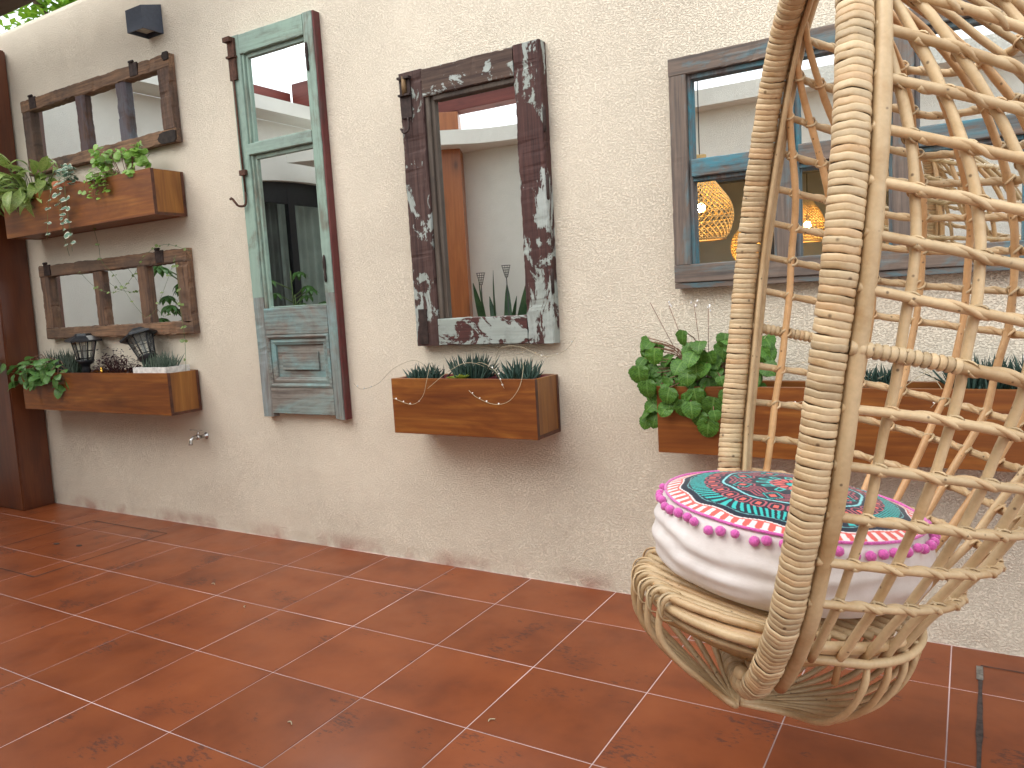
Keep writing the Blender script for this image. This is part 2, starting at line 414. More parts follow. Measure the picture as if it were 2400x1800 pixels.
# ------------------------------------------------------------ the ground: terracotta tiles on a grouted bed
floor = boxobj('floor', (-9.0, 4.0, -6.5, 0.3, -0.12, -0.0012), m_grout)
tag(floor, None, None, kind='structure')
T0X, T0Y, TS, G = -2.8444, 0.0986, 0.40, 0.0034
def tile_mesh(w, d):
    mb = MB(); box(mb, 0, w, 0, d, -0.010, 0.0); me = mb.mesh('tile', m_tile)
    bm = bmesh.new(); bm.from_mesh(me)
    bmesh.ops.bevel(bm, geom=[e for e in bm.edges if all(v.co.z > -0.001 for v in e.verts)], offset=0.0012, segments=1, affect='EDGES')
    bm.to_mesh(me); bm.free(); return me
tm_full = tile_mesh(TS - G, TS - G); tm_wall = tile_mesh(TS - G, 0.301 - G)
m_joint = simple('dark_joint', (0.05, 0.035, 0.03), 0.9, var=0.5, scale=60)
for i in range(-10, 13):
    for j in range(0, 12):
        x = T0X + i * TS; yt = T0Y - j * TS
        if x > 2.2 or x < -6.9: continue
        if j == 0: o = link('tile', tm_wall, floor, loc=(x + G / 2, -0.3014 + G / 2, rnd.uniform(-.0003, .0004)))
        else: o = link('tile', tm_full, floor, loc=(x + G / 2, yt - TS + G / 2, rnd.uniform(-.0003, .0004)))
        o.rotation_euler = (rnd.uniform(-.0008, .0008), rnd.uniform(-.0008, .0008), 0)

def cover(cx0, cy0, s, label, handles=()):
    t = thing('floor_cover', label, 'drain cover', (cx0, cy0, 0.0))
    mb = MB(); w = 0.006
    def seg(x0, y0, x1, y1, w=w):
        n = 14; pts = []
        for k in range(n + 1):
            q = k / n; pts.append((x0 + (x1 - x0) * q, y0 + (y1 - y0) * q))
        dx, dy = x1 - x0, y1 - y0; L = math.hypot(dx, dy); nx_, ny_ = -dy / L, dx / L
        vs = []
        for k, (x, y) in enumerate(pts):
            a = w * (0.5 + 0.5 * abs(nz3(x * 30, y * 30, s)) * 2)
            vs += [(x + nx_ * a, y + ny_ * a, 0.002), (x - nx_ * a, y - ny_ * a, 0.002)]
        mb.add(vs, [(2 * k, 2 * k + 1, 2 * k + 3, 2 * k + 2) for k in range(n)])
    return t, mb, seg
t, mb, seg = cover(-4.66, -0.91, 0.72, 'square tiled drain cover let into the floor below the left planters', ())
for a in ((0, 0, .73, 0), (.73, 0, .73, .73), (.73, .73, 0, .73), (0, .73, 0, 0)): seg(*a, w=0.0045)
link('joint', mb.mesh('joint', m_joint), t)
for hx, hy in ((0.27, 0.36), (0.44, 0.39)):
    mb = MB(); mb.add([(hx + math.cos(k * .7854) * 0.022, hy + math.sin(k * .7854) * 0.014, 0.0025) for k in range(8)], [tuple(range(8))])
    link('handle_hole', mb.mesh('handle_hole', m_joint), t)
t, mb, seg = cover(0.025, -0.86, 0.72, 'tiled drain cover with a wide dark slot along its edge, right of the hanging chair', ())
seg(0, 0, 0.012, .73, w=0.009); seg(0.012, .74, .74, .73, w=0.003); seg(.74, .73, .74, 0, w=0.004)
link('joint', mb.mesh('joint', m_joint), t)
m_metal = simple('grimy_metal', (0.25, 0.24, 0.22), 0.5, 0.6, 0.6, 50)
boxobj('lifting_bar', (0.0, 0.018, .64, .73, 0.0022, 0.004), m_metal, t)

ground = boxobj('ground', (-160, 160, -160, 160, -0.3, -0.135), simple('grey_paving', (0.22, 0.20, 0.17), 0.9, scale=3)); tag(ground, None, None, kind='structure')
# ------------------------------------------------------------ main wall
def wall_grid(name, x0, x1, z0, z1, mat, nx, nz, amp):
    vs = []; fs = []
    for j in range(nz + 1):
        for i in range(nx + 1):
            x = x0 + (x1 - x0) * i / nx; z = z0 + (z1 - z0) * j / nz
            low = max(0, 1 - z / 0.9)
            d = nz3(x * 1.3, z * 1.3, 0) * amp + nz3(x * 6, z * 6, 3) * amp * (0.4 + 1.3 * low)
            d += low * max(0, nz3(x * 14, z * 14, 9)) * amp * 1.6
            if z < 0.03: d -= 0.006 * (0.5 + nz3(x * 11, 0, 5)) 
            vs.append((x, -d, z))
    for j in range(nz):
        for i in range(nx):
            a = j * (nx + 1) + i; fs.append((a, a + 1, a + nx + 2, a + nx + 1))
    k = len(vs); vs += [(x0, .22, z0), (x1, .22, z0), (x1, .22, z1), (x0, .22, z1)]
    fs += [(k + 1, k, k + 3, k + 2)]
    fs.append(tuple([nz * (nx + 1) + i for i in range(nx + 1)] + [k + 2, k + 3]))
    fs.append(tuple([j * (nx + 1) for j in range(nz + 1)][::1] + [k + 3, k])[::1])
    fs.append(tuple([j * (nx + 1) + nx for j in range(nz, -1, -1)] + [k + 1, k + 2]))
    mb = MB(); mb.add(vs, fs); me = mb.mesh(name, mat); me.shade_smooth()
    return me
wall = link('garden_wall', wall_grid('garden_wall', -6.7, 3.2, -0.02, 3.085, m_wall, 420, 130, 0.0026))
tag(wall, 'rough cream stucco wall hung with old window frames and wooden planters', 'wall')

# ------------------------------------------------------------ the rest of the yard (seen in the mirrors)
ew = boxobj('end_wall', (-6.82, -6.6, -2.55, 0.0, 0, 3.28), m_wall2)
tag(ew, 'pale rendered end wall of the yard, plain stretch reflected in the small window mirrors', 'wall')
dw = thing('doorway_wall', 'pale rendered wall with an arched dark glass doorway, reflected in the green door', 'wall', (-6.6, -2.55, 0))
boxobj('wall', (-0.22, 0.0, -0.45, 0.0, 0, 3.28), m_wall2, dw)
mb = MB()
arc = [(y, 2.60 + 0.07 * math.sin(math.pi * k / 16) ** 0.8) for k in range(17) for y in [-0.45 - 1.75 * k / 16]]
vs = [(0, y, z) for y, z in arc] + [(0, y, 3.28) for y, z in arc] + [(-0.22, y, z) for y, z in arc] + [(-0.22, y, 3.28) for y, z in arc]
fs = []
for k in range(16): fs += [(k, 17 + k, 18 + k, k + 1), (34 + k, 35 + k, 52 + k, 51 + k), (k, k + 1, 35 + k, 34 + k), (17 + k, 51 + k, 52 + k, 18 + k)]
mb.add(vs, fs); link('arch', mb.mesh('arch', m_wall2), dw)
m_dframe = simple('black_door_frame', (0.012, 0.013, 0.016), 0.4)
m_curtain = simple('charcoal_curtain', (0.15, 0.16, 0.155), 0.9, var=0.3, scale=5)
m_curtain2 = simple('pale_voile_curtain', (0.55, 0.6, 0.56), 0.9, var=0.2, scale=5)
for y in (-0.45, -1.08, -1.13, -2.15): boxobj('door_frame', (-0.15, -0.09, y - 0.05, y, 0, 2.6), m_dframe, dw)
boxobj('lintel', (-0.149, -0.091, -2.2, -0.451, 2.42, 2.7), m_dframe, dw)
def curtain(name, y0, y1, mat, par, x=-0.3, z1=2.5, amp=0.03):
    mb = MB(); n = 60
    vs = []
    for k in range(n + 1):
        y = y0 + (y1 - y0) * k / n; xx = x + amp * math.sin(k * 0.95 + 0.6 * math.sin(k * .31)); vs += [(xx, y, 0.02), (xx, y, z1)]
    mb.add(vs, [(2 * k, 2 * k + 2, 2 * k + 3, 2 * k + 1) for k in range(n)]); return link(name, mb.mesh(name, mat, True), par)
curtain('curtain', -0.46, -1.1, m_curtain, dw); curtain('curtain', -1.1, -2.2, m_curtain2, dw)
m_glass, _nt, _b = newmat('dark_glass', 0.02, 0.0)
_b.inputs['Base Color'].default_value = (0.75, 0.8, 0.78, 1); _b.inputs['Transmission Weight'].default_value = 1.0; _b.inputs['IOR'].default_value = 1.3
boxobj('glass', (-0.125, -0.119, -2.15, -0.45, 0, 2.5), m_glass, dw)
ec = boxobj('wall_ledge', (-6.6, -6.25, -4.2, -1.2, 3.281, 3.42), m_wall2); tag(ec, 'thick pale coping ledge running above the arched doorway', 'ledge')
# opposite wall with the curved ledge and the dark room
ow = thing('opposite_wall', 'pale rendered wall behind the camera with a dark room opening, reflected in the blue window', 'wall', (0, -4.2, 0))
boxobj('wall', (-6.6, -2.7, -0.22, 0, 0, 2.76), m_wall2, ow)
boxobj('wall', (-0.55, 0.9, -0.22, 0, 0, 2.76), m_wall2, ow)
boxobj('wall', (-2.7, -0.55, -0.22, 0, 2.19, 2.76), m_wall2, ow)
boxobj('lintel', (-2.7, -0.55, -0.15, 0.012, 2.13, 2.189), m_dframe, ow)
boxobj('door_frame', (-1.55, -1.48, -0.15, -0.05, 0, 2.13), m_dframe, ow)
m_room = simple('grey_room_wall', (0.36, 0.37, 0.33), 0.9, var=0.1, scale=2)
mb = MB(); box(mb, -2.9, -0.35, -1.3, -0.221, -0.003, 2.4)
bpy_me = mb.mesh('room', m_room); bmr = bmesh.new(); bmr.from_mesh(bpy_me)
for f in [f for f in bmr.faces if f.normal.y > 0.5]: bmr.faces.remove(f)
bmesh.ops.reverse_faces(bmr, faces=bmr.faces[:]); bmr.to_mesh(bpy_me); bmr.free()
link('room', bpy_me, ow)
# curved ledge in plan
plan = smoothcurve([(-6.2, -3.2, 0), (-5.4, -3.45, 0), (-4.6, -3.62, 0), (-4.1, -3.9, 0), (-3.3, -3.98, 0), (-1.0, -3.98, 0), (1.0, -3.98, 0)], 60)
mb = MB(); vs = []
for p in plan: vs += [(p.x, p.y, 2.761), (p.x, p.y, 2.9), (p.x, -4.42, 2.9), (p.x, -4.42, 2.761)]
fs = [(4 * k + a, 4 * k + 4 + a, 4 * k + 4 + (a + 1) % 4, 4 * k + (a + 1) % 4) for k in range(59) for a in range(4)] + [(0, 1, 2, 3), (239, 238, 237, 236)]
mb.add(vs, fs); me = mb.mesh('wall_ledge', m_wall2); bm = bmesh.new(); bm.from_mesh(me); bmesh.ops.recalc_face_normals(bm, faces=bm.faces[:]); bm.to_mesh(me); bm.free()
tag(link('wall_ledge', me), 'curved pale ledge sweeping along the top of the wall behind the camera', 'ledge')

# posts and beams
mb = MB()
def leaning(mb, x0b, x0t, w, y0, y1, z1):
    vs = [(x0b - w, y0, 0), (x0b, y0, 0), (x0b, y1, 0), (x0b - w, y1, 0), (x0t - w, y0, z1), (x0t, y0, z1), (x0t, y1, z1), (x0t - w, y1, z1)]
    mb.add(vs, BOXF)
leaning(mb, 0, 0.09, 0.42, -0.215, -0.008, 2.97)
me = mb.mesh('wooden_post', m_post); bm = bmesh.new(); bm.from_mesh(me); bmesh.ops.bevel(bm, geom=bm.edges[:], offset=0.008, segments=2, affect='EDGES'); bm.to_mesh(me); bm.free()
tag(link('wooden_post', me, loc=(-5.395, 0, 0)), 'thick dark orange stained post against the left end of the stucco wall', 'post')
p2 = boxobj('wooden_post', (-0.17, 0.17, -0.15, 0.15, 0, 3.13), m_post2, bev=0.01, M=Matrix.Translation((-4.72, -3.99, 0)) @ Matrix.Rotation(R(-28), 4, 'Z'))
tag(p2, 'orange wooden post rising through the curved ledge, reflected in the peeling brown mirror', 'post')
b1 = boxobj('roof_beam', (-6.6, -3.45, -0.62, -0.30, 2.972, 3.17), m_roof_beam, bev=0.008); tag(b1, 'dark weathered beam on top of the left post, cutting the top left corner', 'beam')
b2 = boxobj('roof_beam', (-5.3, 1.0, -4.12, -3.94, 3.135, 3.38), m_beam, bev=0.008); tag(b2, 'maroon beam along the back of the yard, reflected at the top of the brown mirror', 'beam')
b3 = boxobj('roof_beam', (-3.66, -3.5, -4.3, 0.2, 3.385, 3.55), m_beam_y, bev=0.008); tag(b3, 'maroon cross beam spanning the yard from wall to wall on the left', 'beam')
b4 = boxobj('roof_beam', (-6.75, -6.55, -3.68, -0.6, 3.43, 3.62), m_beam_y, bev=0.008); tag(b4, 'maroon beam above the end wall, reflected in the top pane of the green door', 'beam')
b5 = boxobj('roof_beam', (-6.54, -5.31, -3.83, -3.69, 3.43, 3.72), m_beam, bev=0.008); tag(b5, 'short maroon beam meeting the end beam at a corner, reflected in the green door', 'beam')
b6 = boxobj('roof_beam', (-0.42, -0.26, -1.97, 0.2, 3.385, 3.55), m_beam_y, bev=0.008); tag(b6, 'maroon cross beam that carries the rope of the hanging chair', 'beam')
b7 = boxobj('roof_beam', (-3.49, -1.21, -3.2, -3.06, 3.56, 3.7), m_beam, bev=0.008); tag(b7, 'maroon beam that carries the large pendant lamp', 'beam')

# ------------------------------------------------------------ wall light
t = thing('wall_light', 'dark grey wedge shaped wall light above the upper small window mirror', 'wall light', (-3.80, 0, 2.74))
mb = MB()
w0, w1 = -0.075, 0.06
vs = [(w0, -0.122, 0.0), (w1, -0.122, 0.0), (w1, 0, -0.0), (w0, 0, -0.0), (w0, -0.122, 0.115), (w1, -0.122, 0.115), (w1, 0, 0.15), (w0, 0, 0.15)]
mb.add(vs, BOXF[1:]); th = 0.006
vs = [(w0 + th, -0.116, 0.0), (w1 - th, -0.116, 0.0), (w1 - th, -0.004, 0.0), (w0 + th, -0.004, 0.0), (w0 + th, -0.116, 0.03), (w1 - th, -0.116, 0.03), (w1 - th, -0.004, 0.03), (w0 + th, -0.004, 0.03)]
mb.add(vs, [(0, 4, 5, 1), (1, 5, 6, 2), (2, 6, 7, 3), (3, 7, 4, 0), (4, 7, 6, 5)])
mb.add([(w0, -0.122, 0), (w1, -0.122, 0), (w1, 0, 0), (w0, 0, 0), (w0 + th, -0.116, 0), (w1 - th, -0.116, 0), (w1 - th, -0.004, 0), (w0 + th, -0.004, 0)],
       [(0, 4, 5, 1), (1, 5, 6, 2), (2, 6, 7, 3), (3, 7, 4, 0)])
link('housing', mb.mesh('housing', m_grey_lamp), t)
m_lens = simple('frosted_lens', (0.42, 0.42, 0.38), 0.4, var=0.1)
boxobj('lens', (w0 + 0.02, w1 - 0.02, -0.1, -0.02, 0.018, 0.028), m_lens, t)

# ------------------------------------------------------------ window mirrors
RAW = dict(wood=(0.16, 0.088, 0.048), paint=(0.13, 0.10, 0.085), paint2=(0.23, 0.15, 0.095))
m_raw_x = paint_mat('raw_old_wood_x', (0.25, 0.145, 0.085), (0.06, 0.045, 0.04), (0.15, 0.10, 0.07), 'x', 0.52, 0.1, 5, rough=0.85)
m_raw_z = paint_mat('raw_old_wood_z', (0.20, 0.115, 0.07), (0.055, 0.04, 0.038), (0.12, 0.08, 0.06), 'z', 0.51, 0.1, 5, rough=0.85)
m_blu_z = paint_mat('blue_stained_muntin', (0.11, 0.06, 0.04), (0.13, 0.145, 0.17), (0.09, 0.055, 0.06), 'z', 0.48, 0.08, 6, rough=0.8)
m_char = simple('charred_wood', (0.022, 0.015, 0.012), 0.9, var=0.6, scale=40, bmp=0.8)
def glass(parent, x0, x1, z0, z1, tilt=0.0, y=-0.012):
    mb = MB(); mb.add([(x0, y, z0), (x1, y, z0), (x1, y, z1), (x0, y, z1), (x0, y + .004, z0), (x1, y + .004, z0), (x1, y + .004, z1), (x0, y + .004, z1)],
                      [(0, 1, 2, 3), (4, 7, 6, 5), (0, 4, 5, 1), (1, 5, 6, 2), (2, 6, 7, 3), (3, 7, 4, 0)])
    return link('mirror_pane', mb.mesh('mirror_pane', m_mirror), parent)
def small_mirror(label, x0, x1, z0, z1, mun, seed, mz, hinges, grp='small three pane window mirrors'):
    t = thing('window_mirror', label, 'mirror', (x0, 0, z0), group=grp)
    W, H, D = x1 - x0, z1 - z0, -0.045
    rt, rb, sl, sr = 0.072, 0.07, 0.088, 0.10
    board('top_rail', 0, W, D, -0.003, H - rt, H, m_raw_x, t, 'x', 0.005, 0.004, 60, seed, 0.004)
    board('bottom_rail', 0, W, D, -0.003, 0, rb, m_raw_x, t, 'x', 0.005, 0.0045, 60, seed + 1, 0.004)
    board('stile', 0.001, sl, D + .001, -0.003, rb + .001, H - rt - .001, m_raw_z, t, 'z', 0.005, 0.004, 24, seed + 2)
    board('stile', W - sr, W - .001, D - .001, -0.003, rb + .001, H - rt - .001, m_raw_z, t, 'z', 0.005, 0.005, 24, seed + 3)
    for k, xm in enumerate(mun):
        board('muntin', xm - 0.045, xm + 0.045, D + .004, -0.003, rb + .001, H - rt - .001, mz, t, 'z', 0.01, 0.003, 24, seed + 4 + k)
    ed = [sl] + [q for xm in mun for q in (xm - 0.045, xm + 0.045)] + [W - sr]
    for a in range(0, len(ed), 2): glass(t, ed[a] - 0.003, ed[a + 1] + 0.003, rb - .003, H - rt + .003)
    for hx in hinges:
        boxobj('hinge', (hx - .035, hx + .035, D - 0.003, D + 0.006, H - rt + 0.008, H + 0.004), m_rust2, t, 0.001)
        o = tubeobj('hinge_barrel', [(hx - .03, D - .002, H + 0.012), (hx + .005, D - .002, H + 0.012)], 0.008, m_rust2, t, 8)
    return t
s1 = small_mirror('weathered three pane window mirror with blue grey muntins above the upper left planter', -5.14, -3.672, 2.163, 2.62, [0.62, 1.02], 1, m_blu_z, (0.14, 1.17))
def charred(x0, x1, z0, z1):
    q = []; n = 14; cx, cz = (x0 + x1) / 2, (z0 + z1) / 2
    for k in range(n * 2):
        a = math.pi * k / n; w = 1 + 0.25 * nz3(a * 2, x0 * 9, 4)
        q.append((min(x1, max(x0 - .02, cx + (x1 - x0) * .62 * w * math.cos(a))), min(z1, max(z0, cz + (z1 - z0) * .62 * w * math.sin(a)))))
    mb = MB(); vs = [(a, -0.0505, b) for a, b in q] + [(a, -0.040, b) for a, b in q]; m = len(q)
    mb.add(vs, [tuple(range(m))] + [(k, m + k, m + (k + 1) % m, (k + 1) % m) for k in range(m)]); link('charred_corner', mb.mesh('charred_corner', m_char), s1)
charred(1.34, 1.474, -0.002, 0.06); charred(1.432, 1.474, 0.42, 0.462)
s2 = small_mirror('weathered three pane window mirror with brown muntins hung below the upper left planter', -5.17, -3.69, 1.128, 1.597, [0.62, 1.06], 11, m_raw_z, (0.10, 1.25))

# green shutter door
def pm(name, **k): return paint_mat(name, **k)
GREEN, GREEN2, BLUE = (0.27, 0.385, 0.32), (0.17, 0.27, 0.225), (0.20, 0.33, 0.36)
gz = dict(wood=(0.17, 0.13, 0.10), paint=GREEN, paint2=(0.25, 0.33, 0.29), thr=0.40, soft=0.07, pscale=4.0, wear_lo=(0.06, 0.05, 0.04), rough=0.7)
m_gz = paint_mat('green_paint_upright', axis='z', **gz)
m_gx = paint_mat('green_paint_across', axis='x', **gz)
m_bx = paint_mat('bluegrey_paint', (0.21, 0.19, 0.165), (0.19, 0.32, 0.32), (0.26, 0.34, 0.32), 'x', 0.53, 0.1, 4.5, wear_lo=(0.07, 0.055, 0.05))
m_bz = paint_mat('bluegrey_paint_upright', (0.20, 0.18, 0.155), (0.20, 0.32, 0.31), (0.25, 0.30, 0.31), 'z', 0.50, 0.1, 4.5, wear_lo=(0.10, 0.085, 0.075))
m_maroon = paint_mat('maroon_paint_edge', (0.10, 0.055, 0.05), (0.105, 0.022, 0.022), (0.15, 0.05, 0.045), 'z', 0.42, 0.08, 6, wear_lo=(0.03, 0.02, 0.02))
g = thing('shutter_mirror', 'tall narrow green shutter door with two mirror panes and a carved lower panel', 'mirror', (-3.193, 0, 0.68))
W, H, D = 0.582, 1.912, -0.045
board('stile', 0.0, 0.073, D, -0.003, 0.62, H, m_gz, g, 'z', 0.003, 0.0012, 60, 21)
board('stile', 0.0, 0.073, D, -0.003, 0, 0.619, m_bz, g, 'z', 0.004, 0.002, 30, 22, 0.006)
board('stile', W - 0.072, W - 0.012, D, -0.003, 0.62, H, m_gz, g, 'z', 0.003, 0.0012, 60, 23)
board('stile', W - 0.072, W - 0.012, D, -0.003, 0, 0.619, m_bz, g, 'z', 0.004, 0.002, 30, 24, 0.006)
board('edge_strip', W - 0.0115, W, D + 0.002, -0.003, 0, H - .001, m_maroon, g, 'z', 0.002, 0.0015, 70, 25)
board('top_rail', 0.0735, W - 0.0725, D, -0.003, H - 0.093, H - .001, m_gx, g, 'x', 0.003, 0.0012, 24, 26)
board('mid_rail', 0.06, W - 0.0725, D - 0.001, -0.003, 1.33, 1.385, m_gx, g, 'x', 0.003, 0.001, 20, 27)
board('lock_rail', 0.0735, W - 0.0725, D, -0.003, 0.425, 0.56, m_bx, g, 'x', 0.003, 0.001, 20, 28)
board('bottom_rail', 0.0735, W - 0.0725, D, -0.003, 0.018, 0.155, m_bx, g, 'x', 0.003, 0.002, 30, 29)
# moulded panel: stepped frames
def mframe(name, x0, x1, z0, z1, w, y0, y1, mat, par):
    mb = MB(); o = [(x0, z0), (x1, z0), (x1, z1), (x0, z1)]; i = [(x0 + w, z0 + w), (x1 - w, z0 + w), (x1 - w, z1 - w), (x0 + w, z1 - w)]
    m_ = [(x0 + w * .5, z0 + w * .5), (x1 - w * .5, z0 + w * .5), (x1 - w * .5, z1 - w * .5), (x0 + w * .5, z1 - w * .5)]
    vs = [(a, y1, b) for a, b in o] + [(a, y0 + 0.004, b) for a, b in o] + [(a, y0, b) for a, b in m_] + [(a, y0 + 0.008, b) for a, b in i] + [(a, y1, b) for a, b in i]
    fs = [(r * 4 + k, r * 4 + (k + 1) % 4, r * 4 + 4 + (k + 1) % 4, r * 4 + 4 + k) for r in range(4) for k in range(4)]
    mb.add(vs, fs); me = mb.mesh(name, mat); bm = bmesh.new(); bm.from_mesh(me); bmesh.ops.recalc_face_normals(bm, faces=bm.faces[:]); bm.to_mesh(me); bm.free()
    return link(name, me, par)
mframe('panel_moulding', 0.0735, W - 0.0725, 0.156, 0.424, 0.02, D - 0.006, -0.004, m_bx, g)
mframe('panel_moulding', 0.094, W - 0.093, 0.177, 0.403, 0.03, D + 0.004, -0.004, m_bx, g)
boxobj('panel', (0.12, W - 0.12, 0, 0, 0, 0)[:0] or (0.122, W - 0.121, D + 0.022, -0.005, 0.205, 0.375), m_bx, g)
boxobj('raised_field', (0.165, W - 0.165, D + 0.012, D + 0.0225, 0.245, 0.335), m_bx, g, 0.001)
# stepped inner beads of the glazed part
for z0, z1 in ((1.386, H - 0.0935), (0.561, 1.329)):
    boxobj('glazing_bead', (0.0735, 0.088, D + 0.010, -0.004, z0, z1), m_gz, g, 0.003)
    boxobj('glazing_bead', (0.0885, 0.104, D + 0.022, -0.004, z0, z1), m_gz, g, 0.003)
    boxobj('glazing_bead', (0.1045, W - 0.0730, D + 0.020, -0.004, z1 - 0.02, z1 - .0005), m_gx, g, 0.003)
    boxobj('glazing_bead', (0.1045, W - 0.0730, D + 0.020, -0.004, z0 + .0005, z0 + 0.008), m_gx, g, 0.002)
    glass(g, 0.10, W - 0.07, z0, z1)
# iron fittings
tubeobj('bolt_rod', [(0.022, D - 0.008, 1.78), (0.026, D - 0.008, 1.4), (0.032, D - 0.008, 1.15)], 0.0055, m_rust, g, 8)
tubeobj('bolt_hook', smoothcurve([(0.032, D - .008, 1.15), (0.03, D - .014, 1.09), (0.0, D - .03, 1.085), (-0.012, D - .038, 1.10), (-0.03, D - .045, 1.125), (-0.042, D - .045, 1.122)], 18), 0.006, m_rust, g, 8)
mb = MB(); box(mb, 0.002, 0.05, D - 0.012, D, 1.70, H - 0.012); box(mb, -0.004, 0.056, D - 0.022, D - .001, 1.805, 1.815); box(mb, -0.008, 0.04, D - 0.03, D - .001, H - 0.03, H - 0.008)
link('bolt_plate', mb.mesh('bolt_plate', m_rust), g)
boxobj('bolt_keeper', (0.008, 0.052, D - 0.018, D, 1.235, 1.262), m_rust, g, 0.002)
for z in (1.72, 0.74):
    for dz, r in ((0.0, .006), (0.03, .0085), (0.065, .008), (0.1, .006), (0.12, .007)): pass
    tubeobj('hinge', [(W - 0.055, D - 0.004, z + q) for q in (-0.07, -0.06, -0.03, -0.02, 0.0, 0.03, 0.05, 0.06)], [.003, .007, .007, .005, .0085, .0085, .006, .003], m_rust2, g, 8)
# brown peeling mirror
bm_ = thing('window_mirror', 'large upright mirror in a thick maroon frame with peeling grey green paint', 'mirror', (-2.14, 0, 1.033))
W, H, D = 0.698, 1.18, -0.052
PK = (0.30, 0.34, 0.31); PK2 = (0.38, 0.42, 0.40)
m_b1 = paint_mat('peeling_left', (0.075, 0.042, 0.036), PK2, PK, 'z', 0.585, 0.012, 13, wear_lo=(0.028, 0.014, 0.014), stretch=1.8, grad=[(2, 1.18, 0.0, 0.05)])
m_b2 = paint_mat('peeling_right', (0.070, 0.032, 0.028), PK, PK2, 'z', 0.55, 0.012, 11, wear_lo=(0.028, 0.014, 0.014), stretch=2.2, grad=[(2, 1.1, 0.0, 0.05)])
m_b3 = paint_mat('peeling_top', (0.085, 0.055, 0.042), PK, PK2, 'x', 0.58, 0.012, 12, wear_lo=(0.03, 0.017, 0.016), stretch=1.3, grad=[(0, 0.1, 0.6, 0.05)])
m_b4 = paint_mat('peeling_bottom', (0.08, 0.03, 0.026), PK2, PK, 'x', 0.475, 0.012, 12, wear_lo=(0.03, 0.014, 0.014), stretch=1.3)
board('stile', 0, 0.122, D, -0.003, 0, H, m_b1, bm_, 'z', 0.004, 0.0026, 90, 31, 0.003)
board('stile', W - 0.124, W, D, -0.003, 0, H, m_b2, bm_, 'z', 0.006, 0.0032, 90, 32, 0.004)
board('top_rail', 0.1225, W - 0.1245, D + .001, -0.003, H - 0.115, H - .002, m_b3, bm_, 'x', 0.004, 0.002, 40, 33)
board('bottom_rail', 0.1225, W - 0.1245, D + .001, -0.003, 0.002, 0.118, m_b4, bm_, 'x', 0.003, 0.0016, 40, 34)
m_bead = paint_mat('worn_bead', (0.095, 0.075, 0.058), (0.055, 0.045, 0.042), (0.14, 0.12, 0.10), 'z', 0.52, 0.1, 8)
boxobj('glazing_bead', (0.1225, 0.146, D + 0.014, -0.004, 0.1185, H - 0.1155), m_bead, bm_, 0.004)
boxobj('glazing_bead', (0.1465, 0.166, D + 0.026, -0.004, 0.1185, H - 0.1155), m_bead, bm_, 0.003)
boxobj('glazing_bead', (0.1665, W - 0.125, D + 0.014, -0.004, H - 0.135, H - 0.1155), m_bead, bm_, 0.003)
glass(bm_, 0.16, W - 0.12, 0.115, H - 0.112)
mb = MB(); box(mb, 0.012, 0.066, D - 0.008, D, H - 0.19, H - 0.02); box(mb, 0.008, 0.07, D - 0.022, D - .001, H - 0.03, H - 0.02); box(mb, 0.008, 0.07, D - 0.022, D - .001, H - 0.1, H - 0.092)
link('bolt_plate', mb.mesh('bolt_plate', m_rust2), bm_)
tubeobj('bolt_barrel', [(0.038, D - .012, H - 0.10), (0.038, D - .012, H - 0.02)], 0.011, simple('brassy_rust', (0.18, 0.11, 0.05), 0.6, 0.4), bm_, 10)
tubeobj('bolt_hook', smoothcurve([(0.045, D - .008, H - .19), (0.05, D - .016, H - .24), (0.03, D - .024, H - .255), (0.012, D - .02, H - .235)], 12), 0.005, m_rust2, bm_, 8)
boxobj('strap_plate', (0.022, 0.068, D - 0.004, D, 0.01, 0.165), m_rust2, bm_, 0.001)
for z in (0.25, 0.62, 0.88): tubeobj('hinge', [(W + 0.001, D + .008, z - .05), (W + 0.001, D + .008, z - .045), (W + 0.001, D + .008, z + .045), (W + .001, D + .008, z + .05)], [.003, .007, .007, .003], m_rust2, bm_, 8)
# blue window
bw = thing('window_mirror', 'wide blue edged grey wooden window with six mirror panes behind the hanging chair', 'mirror', (-0.932, 0, 1.244))
W, H, D = 1.135, 0.79, -0.055
def bl(axis, name): return paint_mat(name, (0.165, 0.128, 0.105), (0.065, 0.21, 0.27), (0.11, 0.20, 0.23), axis, 0.555, 0.06, 5, wear_lo=(0.075, 0.068, 0.066), stretch=3.2, rough=0.8)
m_wx, m_wz = bl('x', 'blue_worn_across'), bl('z', 'blue_worn_upright')
m_turq = paint_mat('turquoise_arris', (0.155, 0.14, 0.135), (0.06, 0.22, 0.28), (0.12, 0.20, 0.23), 'z', 0.53, 0.08, 10, wear_lo=(0.07, 0.06, 0.06))
board('top_rail', 0, W, D, -0.003, H - 0.062, H, m_wx, bw, 'x', 0.003, 0.0012, 50, 41)
board('bottom_rail', 0, W, D, -0.003, 0.0, 0.066, m_wx, bw, 'x', 0.003, 0.0012, 50, 42)
xs = [0.0, 0.362, 0.716, 1.072]
for k, x in enumerate(xs):
    ww = 0.062
    board('stile', x + .001, x + ww, D - 0.0008, -0.003, 0.0665, H - 0.0625, m_wz, bw, 'z', 0.003, 0.001, 40, 43 + k)
    if k: boxobj('glazing_bead', (x - 0.011, x + .0005, D + 0.016, -0.004, 0.0665, H - 0.0625), m_turq, bw, 0.002)
    if k < 3: boxobj('glazing_bead', (x + ww + .0005, x + ww + 0.012, D + 0.016, -0.004, 0.0665, H - 0.0625), m_turq, bw, 0.002)
